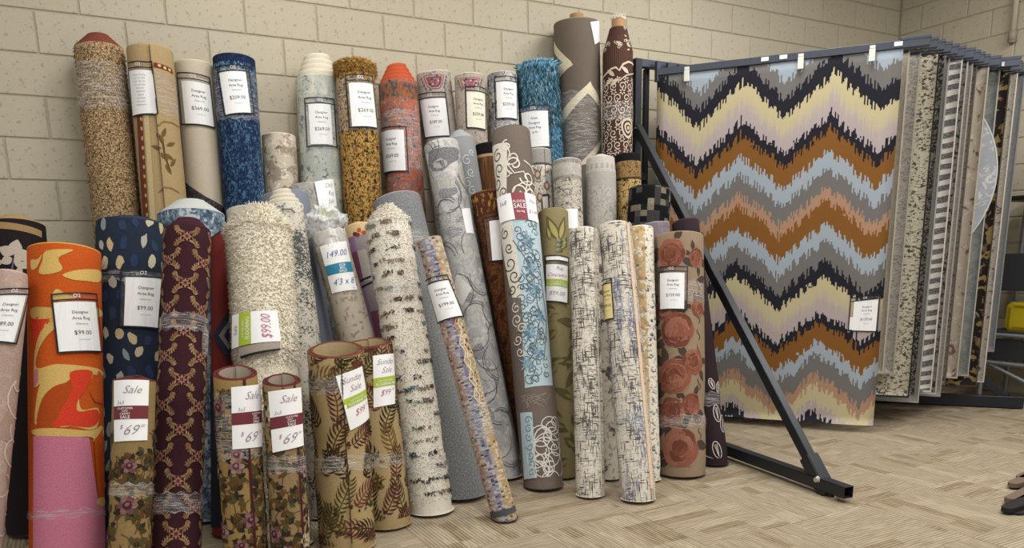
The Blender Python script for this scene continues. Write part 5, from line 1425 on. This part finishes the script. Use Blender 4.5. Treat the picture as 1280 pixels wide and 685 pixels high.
# ------------------------------------------------------------------ rugs hanging on the arms
def zz(g, P, A):
    t = g.math('FRACT', g.math('ADD', g.mul(g.u(), 1.0 / P), .5))
    return g.mul(g.math('ABSOLUTE', g.math('SUBTRACT', t, .5)), 2 * A)
def chevron_mat(W, Hh):
    g = G('ikat_chevron')
    # u measured from the right edge (negative to the left), v from the bottom
    down = g.math('SUBTRACT', Hh, g.v())
    t = g.math('FRACT', g.math('MULTIPLY_ADD', g.u(), 1.0 / .545, 10.19))
    tri = g.math('SUBTRACT', 1.0, g.math('ABSOLUTE', g.math('MULTIPLY_ADD', t, 2.0, -1.0)))      # 0 valley..1 peak
    rag = g.new('ShaderNodeVectorMath'); rag.operation = 'FLOOR'; g.t.links.new(g.vec(1 / .0085, 2.2, 0), rag.inputs[0])
    wn = g.new('ShaderNodeTexWhiteNoise'); wn.noise_dimensions = '2D'; g.t.links.new(rag.outputs[0], wn.inputs['Vector'])
    jit = g.math('MULTIPLY_ADD', wn.outputs['Value'], .066, -.033)
    slow = g.math('MULTIPLY_ADD', g.noise(3.0, 1.0, 2, 5.0), .14, -.07)
    s = g.math('ADD', g.math('ADD', down, g.mul(tri, .235)), g.math('ADD', jit, slow))
    LB, GR, NV, CR, LI, BR, PE = '#98a3ad', '#6e6b69', '#24242c', '#b9ae8a', '#a99d9d', '#7d5428', '#a5826a'
    seq = [(0, LB), (.115, GR), (.225, NV), (.345, CR), (.47, LI), (.565, NV), (.655, BR), (.785, LB), (.885, GR), (1.005, PE), (1.085, BR), (1.235, LB), (1.34, GR), (1.46, NV), (1.56, CR), (1.69, LI), (1.775, NV), (1.845, BR), (1.975, LB), (2.06, GR), (2.19, PE), (2.265, CR), (2.37, LI), (2.43, NV), (2.53, LB)]
    T = 2.75
    c = g.ramp(g.math('DIVIDE', g.math('ADD', s, .02), T), [((p + .02) / T if p else 0, h) for p, h in seq], 'CONSTANT')
    # cream fades into lilac, peach into brown
    for (a, b, h0, h1) in ((.345, .565, CR, LI), (1.56, 1.775, CR, LI)):
        mm = g.band(s, a, b, .001)
        f = g.thr(g.math('ADD', s, g.math('MULTIPLY_ADD', g.noise(40, 40, 2, 2), .06, -.03)), (a + b) / 2 + .01, .06)
        c = g.mix(mm, c, g.mix(f, h0, h1))
    c = grain(g, c, .09, 300)
    return g.fin(c, .95, g.noise(300, 300, 2), .3, .002)
rug_s = [on_arm(i, EDGE[i]) for i in range(NARM)]
def bottom_z(i, s_, py):
    p = HING[i] + AD * s_; lo, hi = -.4, 2.3
    for _ in range(30):
        m = (lo + hi) / 2
        if to_px((p.x, p.y, m))[1] > py: lo = m
        else: hi = m
    return (lo + hi) / 2
BOT = [532, 467, 468, 497, 495, 503, 490, 493, 496, 482, 473, 348, 470, 484, 478, 440]
WID = [1.53, 1.5, 1.5, 1.5, 1.5, 1.5, 1.5, 1.5, 1.5, 1.5, 1.5, 1.5, 1.5, 1.5, 1.5, 1.5]
def strip_mat(name, fn): return patmat(name, fn, .4)
hz = lambda g: None
def stripes(g):
    w = g.math('ADD', g.math('FRACT', g.math('ADD', g.mul(g.v(), 1 / .068), g.math('ADD', g.mul(g.u(), -2.4), g.math('MULTIPLY_ADD', g.noise(2.5, 3, 2, 1), 1.2, 0.0)))), 0.0)
    m_ = g.thr(w, .46, .03); br2 = g.thr(g.noise(60, 130, 2, 3), .5, .05)
    return g.mix(m_, '#cfcbc4', g.mix(br2, '#5a5858', '#7d7a78')), None
def chain(g):
    b = g.band(g.u(), -.13, -.02, .003)
    d = g.math('SUBTRACT', g.math('FRACT', g.mul(g.v(), 1 / .12)), .5)
    x = g.mul(g.math('ADD', g.u(), .075), 1 / .05)
    rr = g.math('SQRT', g.math('ADD', g.math('MULTIPLY', d, d), g.mul(g.math('MULTIPLY', x, x), .25)))
    m_ = g.math('MAXIMUM', g.band(rr, .22, .34, .03), g.inv(g.thr(rr, .1, .03)))
    m_ = g.math('MAXIMUM', m_, g.band(g.u(), -.155, -.14, .002))
    return g.mix(g.mul(m_, .8), g.mix(g.noise(40, 40, 2, 2), '#6f7072', '#8a8a8a'), '#b9b5ae'), None
def goldleaf(g):
    m_ = g.thr(g.noise(9, 8, 2, 3.0, 1.8), .575, .02)
    return g.mix(g.mul(m_, .9), g.mix(g.thr(g.noise(14, 10, 3, 6.0), .60, .04), '#26211f', '#6f5a48'), '#8f7a50'), None
HMAT = [None,
    distress('linen_rug', '#b5ab9a', [('#9c9384', 120, 30, .5, .06, .6)]),
    distress('grey_worn_rug', '#aaa59b', [('#7d7a75', 60, 90, .53, .04, .8), ('#c4beb2', 30, 50, .58, .04, .6)]),
    distress('cream_speck_rug', '#b9b29c', [('#2b2926', 45, 70, .54, .03, .9), ('#cfc8b4', 60, 60, .58, .03, .6)], bs=.9),
    distress('black_shag_rug', '#8f8a80', [('#1f1e1f', 70, 70, .48, .03, .9)], bs=.9),
    distress('ash_rug', '#9b9894', [('#8b8885', 40, 40, .5, .08, .6)]),
    strip_mat('striped_rug', stripes),
    distress('pepper_rug', '#8f8b86', [('#2c2b2d', 50, 40, .53, .03, .9)]),
    distress('rib_rug', '#b4afa6', [('#94908a', 4, 140, .5, .05, .7)]),
    distress('charcoal_edge_rug', '#8d877e', [('#4a4643', 50, 60, .55, .03, .8)]),
    distress('brown_flower_rug', '#a79c8d', [('#5d4030', 16, 13, .60, .03, .85), ('#c2b7a8', 24, 20, .57, .04, .6)]),
    None,
    distress('slate_rug', '#7f827f', [('#6a6d6b', 14, 20, .5, .08, .7), ('#9a9a92', 60, 60, .6, .04, .5)]),
    strip_mat('gold_leaf_rug', goldleaf),
    distress('cream_worn_rug', '#b5ada1', [('#3d3f46', 16, 24, .60, .03, .85), ('#5d6b86', 12, 8, .62, .03, .7), ('#8c8378', 70, 90, .56, .04, .7)]),
    strip_mat('chain_border_rug', chain)]
BIND = ['#4b4b50', '#bdb4a2', '#a39c90', '#2f2d2b', '#6f6b68', '#a8a39b', '#c4bfb6', '#b0aba2', '#a19c93', '#5d564e', '#b3a794', '#bcc1c3', '#a09e97', '#4a4034', '#c2b8aa', '#7d7d7e']
HLAB = ['zigzag ikat hanging rug in navy, cream and brown, frontmost on the rack',
    'plain linen-beige hanging rug directly behind the zigzag rug',
    'grey worn-look hanging rug, second behind the zigzag rug, shorter at the bottom',
    'cream hanging rug with dense black specks, behind the grey worn-look rug',
    'black and grey shaggy hanging rug showing a thin dark edge beside the cream speckled rug',
    'plain ash-grey hanging rug left of the striped rug, hanging lowest',
    'hanging rug with slanted grey and white stripes',
    'black peppered grey hanging rug just right of the striped rug',
    'pale ribbed grey hanging rug, second to the right of the striped rug',
    'grey hanging rug with a dark charcoal edge left of the brown-flowered rug',
    'beige hanging rug with brown flower sprays left of the round rug',
    'round pale blue-grey hanging rug with white vine pattern',
    'slate-grey hanging rug behind the round rug',
    'dark brown hanging rug with gold leaves',
    'cream distressed hanging rug with blue-black scratches',
    'grey hanging rug with a chain medallion border, rightmost and shortest on the rack']
for i in range(NARM):
    s1 = rug_s[i]; h = HING[i]
    org = h + AD * s1; org = Vector((org.x, org.y, 0))
    zt = BAR - .022; zb = max(.03, bottom_z(i, s1, BOT[i]))
    W = min(WID[i], s1 - (.0 if i == 0 else .06)); Hh = zt - zb
    nrm = Vector((-AD.y, AD.x, 0))
    if nrm.dot(CAM_POS - org) < 0: nrm = -nrm
    M3 = Matrix((AD, -nrm, Vector((0, 0, 1)))).transposed()
    root = empty('hanging_rug', org + Vector((0, 0, zb)) + nrm * .0, M3)
    tag(root, HLAB[i], 'rug', 'rugs hanging on the display rack')
    bm = bmesh.new(); uvl = bm.loops.layers.uv.new('UVMap')
    th = .011 if i not in (3, 4) else .022
    if i == 11:
        Rr = Hh / 2; cz = Hh - Rr; cx_ = -Rr
        rim = [(cx_ + Rr * math.cos(a), cz + Rr * math.sin(a)) for a in [2 * PI * q / 96 for q in range(96)]]
        fv = [bm.verts.new((x, -th / 2, z)) for x, z in rim]; bv = [bm.verts.new((x, th / 2, z)) for x, z in rim]
        f = bm.faces.new(fv[::-1]); f.material_index = 0
        f2 = bm.faces.new(bv); f2.material_index = 1
        for q in range(96):
            ff = bm.faces.new((fv[q], fv[(q + 1) % 96], bv[(q + 1) % 96], bv[q])); ff.material_index = 1
        g = G('round_vine_rug'); c = g.mix(g.thr(g.noise(12, 12, 2, 2, 2.2), .56, .015), '#9fa3a8', '#c4c3c0'); c = g.mix(g.mul(g.thr(g.noise(5, 5, 2, 9), .5, .1), .35), c, '#8b9097')
        mat = g.fin(grain(g, c, .1), .95, g.noise(200, 200, 2), .4, .003)
        for f in bm.faces:
            for l in f.loops: l[uvl].uv = (l.vert.co.x, l.vert.co.z)
        mesh_obj('pile_face', bm, [mat, pile('#9b9da0')], root)
        b2 = bmesh.new()
        for q in range(96):
            a0, a1 = 2 * PI * q / 96, 2 * PI * (q + 1) / 96
            vs = [b2.verts.new((cx_ + rr * math.cos(a), -th / 2 - .002, cz + rr * math.sin(a))) for rr, a in ((Rr, a0), (Rr, a1), (Rr - .009, a1), (Rr - .009, a0))]
            b2.faces.new(vs)
        mesh_obj('edge_binding', b2, pile(BIND[i]), root)
        b3 = bmesh.new(); box(b3, (-Rr, 0, Hh - .005), (.3, .012, .05), None, .002); mesh_obj('hanging_strap', b3, BLACK, root)
        continue
    nx, nz = 24, 40
    def wav(x, z):
        dz = (Hh - z) / Hh
        return .012 * dz * math.sin(x * 5 + i) + .006 * dz * math.sin(x * 11 + i * 2.1)
    for side, off, mi in ((0, -th / 2, 0), (1, th / 2, 1)):
        gq = [[bm.verts.new((-W + W * a / nx, off + wav(-W + W * a / nx, Hh * b / nz), Hh * b / nz)) for a in range(nx + 1)] for b in range(nz + 1)]
        if side == 0: F0 = gq
        for b in range(nz):
            for a in range(nx):
                q4 = (gq[b][a], gq[b][a + 1], gq[b + 1][a + 1], gq[b + 1][a])
                f = bm.faces.new(q4 if side == 0 else q4[::-1]); f.material_index = mi; f.smooth = True
        if side == 1:
            for b in range(nz):
                for a in (0, nx):
                    f = bm.faces.new((F0[b][a], F0[b + 1][a], gq[b + 1][a], gq[b][a])); f.material_index = 2
            for a in range(nx):
                for b in (0, nz):
                    f = bm.faces.new((F0[b][a], F0[b][a + 1], gq[b][a + 1], gq[b][a])); f.material_index = 2
    for f in bm.faces:
        for l in f.loops: l[uvl].uv = (l.vert.co.x, l.vert.co.z)
    mat = chevron_mat(W, Hh) if i == 0 else HMAT[i]
    mesh_obj('pile_face', bm, [mat, pile('#a89f90', .08), pile(BIND[i])], root)
    if i > 0:
        b2 = bmesh.new()
        for b in range(nz):
            z0, z1 = Hh * b / nz, Hh * (b + 1) / nz
            for xa, xb in ((-.007, .0015),):
                b2.faces.new([b2.verts.new((x, -th / 2 - .0025 + wav(x, z), z)) for x, z in ((xa, z0), (xb, z0), (xb, z1), (xa, z1))])
        b2.faces.new([b2.verts.new((x, -th / 2 - .0025 + wav(x, z), z)) for x, z in ((-.2, 0), (.0, 0), (.0, .012), (-.2, .012))])
        mesh_obj('edge_binding', b2, pile(BIND[i]), root)
    if i == 0:
        fl = Flat(root)
        Mi = M3.inverted()
        def fpx(x, y):
            o = Mi @ (CAM_POS - root.location); d = Mi @ px_ray(x, y); k = (-.012 - o.y) / d.y; p = o + d * k
            return p.x, p.z
        fl.px = fpx
        fl.uvp = lambda u, v, off=0.0: Vector((u, -off - .006 + wav(u, v), v))
        sleeve(fl, [(1062.8, 372), (1100.6, 367.3), (1096.5, 415.3), (1059.7, 413.8)], '$159.00', paper=(.14, .13, .95, .97), off=.004)
        sl = [o for o in root.children if o.name.startswith('price_tag')][0]
        fl.root = root
        q = [fpx(*p) for p in [(1062.8, 372), (1100.6, 367.3), (1096.5, 415.3), (1059.7, 413.8)]]
        fl.sheet('paper', sub(q, .03, .58, .15, .95), .0042, PAPER, sl, 2, 2)

# ------------------------------------------------------------------ things behind the rack on the right
def xplane(x, y, X):
    d = px_ray(x, y); return CAM_POS + d * ((X - CAM_POS.x) / d.x)
GM = plain('grey_tube', '#8d8f92', .4, .5, .4); DG = plain('dark_panel', '#343538', .6)
YL = plain('yellow_plastic', '#b9a41f', .45, .5)
cart = empty('storage_cart', (6.2, -1.45, 0)); tag(cart, 'grey tube-framed storage cart with dark panels, behind the rack at the right edge', 'cart')
def cp(name, fn, mat, parent=None):
    bm = bmesh.new(); fn(bm); return mesh_obj(name, bm, mat, parent or cart)
for (x, y) in ((-.17, .16), (.2, .16), (-.17, -.75), (.2, -.75)):
    cp('upright', lambda bm, x=x, y=y: tube(bm, (x, y, .0), (x, y, 1.56), .018), GM)
for z in (.30, .52):
    cp('shelf_rail', lambda bm, z=z: (tube(bm, (-.17, .16, z), (-.17, -.75, z), .016), tube(bm, (.2, .16, z), (.2, -.75, z), .016), tube(bm, (-.17, .16, z), (.2, .16, z), .016)), GM)
cp('shelf_brace', lambda bm: tube(bm, (-.17, .14, .30), (-.17, -.5, .05), .014), GM)
cp('side_panel', lambda bm: box(bm, (-.15, -.3, 1.0), (.02, .9, .28), None, .004), DG)
cp('side_panel', lambda bm: box(bm, (-.15, -.3, .41), (.02, .9, .16), None, .004), DG)
cp('top_bar', lambda bm: box(bm, (0, -.3, 1.545), (.42, .98, .03), None, .006), STEEL)
cp('shelf', lambda bm: box(bm, (0.02, -.3, .545), (.38, .92, .015), None, .003), DG)
tb = empty('storage_tote', (6.2, -1.60, .553)); tag(tb, 'yellow plastic tote with cut corners on the grey cart shelf at the right edge', 'tote')
def tote(bm):
    def octo(x, s):
        pts = []
        for (y, z) in ((-.20, .03), (-.17, 0), (.17, 0), (.20, .03), (.20, .19), (.17, .22), (-.17, .22), (-.20, .19)): pts.append((x, y * s, .11 + (z - .11) * s))
        return [bm.verts.new(p) for p in pts]
    rings = [octo(-.13, .86), octo(-.12, 1), octo(.12, 1), octo(.13, .9)]
    for a, b in zip(rings, rings[1:]):
        for q in range(8): bm.faces.new((a[q], a[(q + 1) % 8], b[(q + 1) % 8], b[q]))
    bm.faces.new(rings[0][::-1]); bm.faces.new(rings[-1])
cp('body', tote, YL, tb)
cp('rim', lambda bm: (box(bm, (-.132, 0, .03), (.006, .28, .014), None, .002), box(bm, (-.132, 0, .19), (.006, .28, .014), None, .002), box(bm, (-.132, .165, .11), (.006, .014, .14), None, .002), box(bm, (-.132, -.165, .11), (.006, .014, .14), None, .002)), plain('yellow_dark', '#8f7d14', .45), tb)

# dark wooden-looking tongues of a display foot entering at the lower right
base = empty('display_base', (3.95, -2.92, 0)); tag(base, 'dark display base with rounded wooden tongues, cut off at the lower right edge', 'base')
WD = plain('dark_wood', '#6b5a4d', .6, .3); UND = plain('black_foot', '#1b1a1b', .6)
def tongue(bm, tip, root_, w, z, h):
    tip = Vector(tip); rt = Vector(root_); d = (rt - tip); L = d.length; d.normalize(); n = Vector((-d.y, d.x, 0))
    up, dn = [], []
    out = []
    for q in range(9):
        a = -PI / 2 + PI * q / 8; out.append(tip + d * (w / 2 - w / 2 * math.cos(a)) + n * w / 2 * math.sin(a))
    out += [rt + n * w * .9, rt - n * w * .9]
    t_ = [bm.verts.new((p.x, p.y, z + h)) for p in out]; b_ = [bm.verts.new((p.x, p.y, z)) for p in out]
    bm.faces.new(t_); bm.faces.new(b_[::-1])
    for q in range(len(out)): bm.faces.new((t_[q], t_[(q + 1) % len(out)], b_[(q + 1) % len(out)], b_[q]))
for k, (px_, py_) in enumerate(((1274, 597), (1264, 605), (1260, 624), (1256, 636))):
    p = at_z(px_, py_, .03) - Vector((3.95, -2.92, 0)); p.z = 0
    cp('foot_tongue', lambda bm, p=p: tongue(bm, p, (p.x + .30, p.y + .02, 0), .05, .012, .022), WD if k < 3 else UND, base)
    cp('foot_block', lambda bm, p=p: tongue(bm, (p.x + .03, p.y - .012, 0), (p.x + .30, p.y + .0, 0), .075, 0, .0118), UND, base)
cp('hub', lambda bm: tube(bm, (.22, .08, 0), (.22, .08, .07), .16, .12, 28), UND, base)
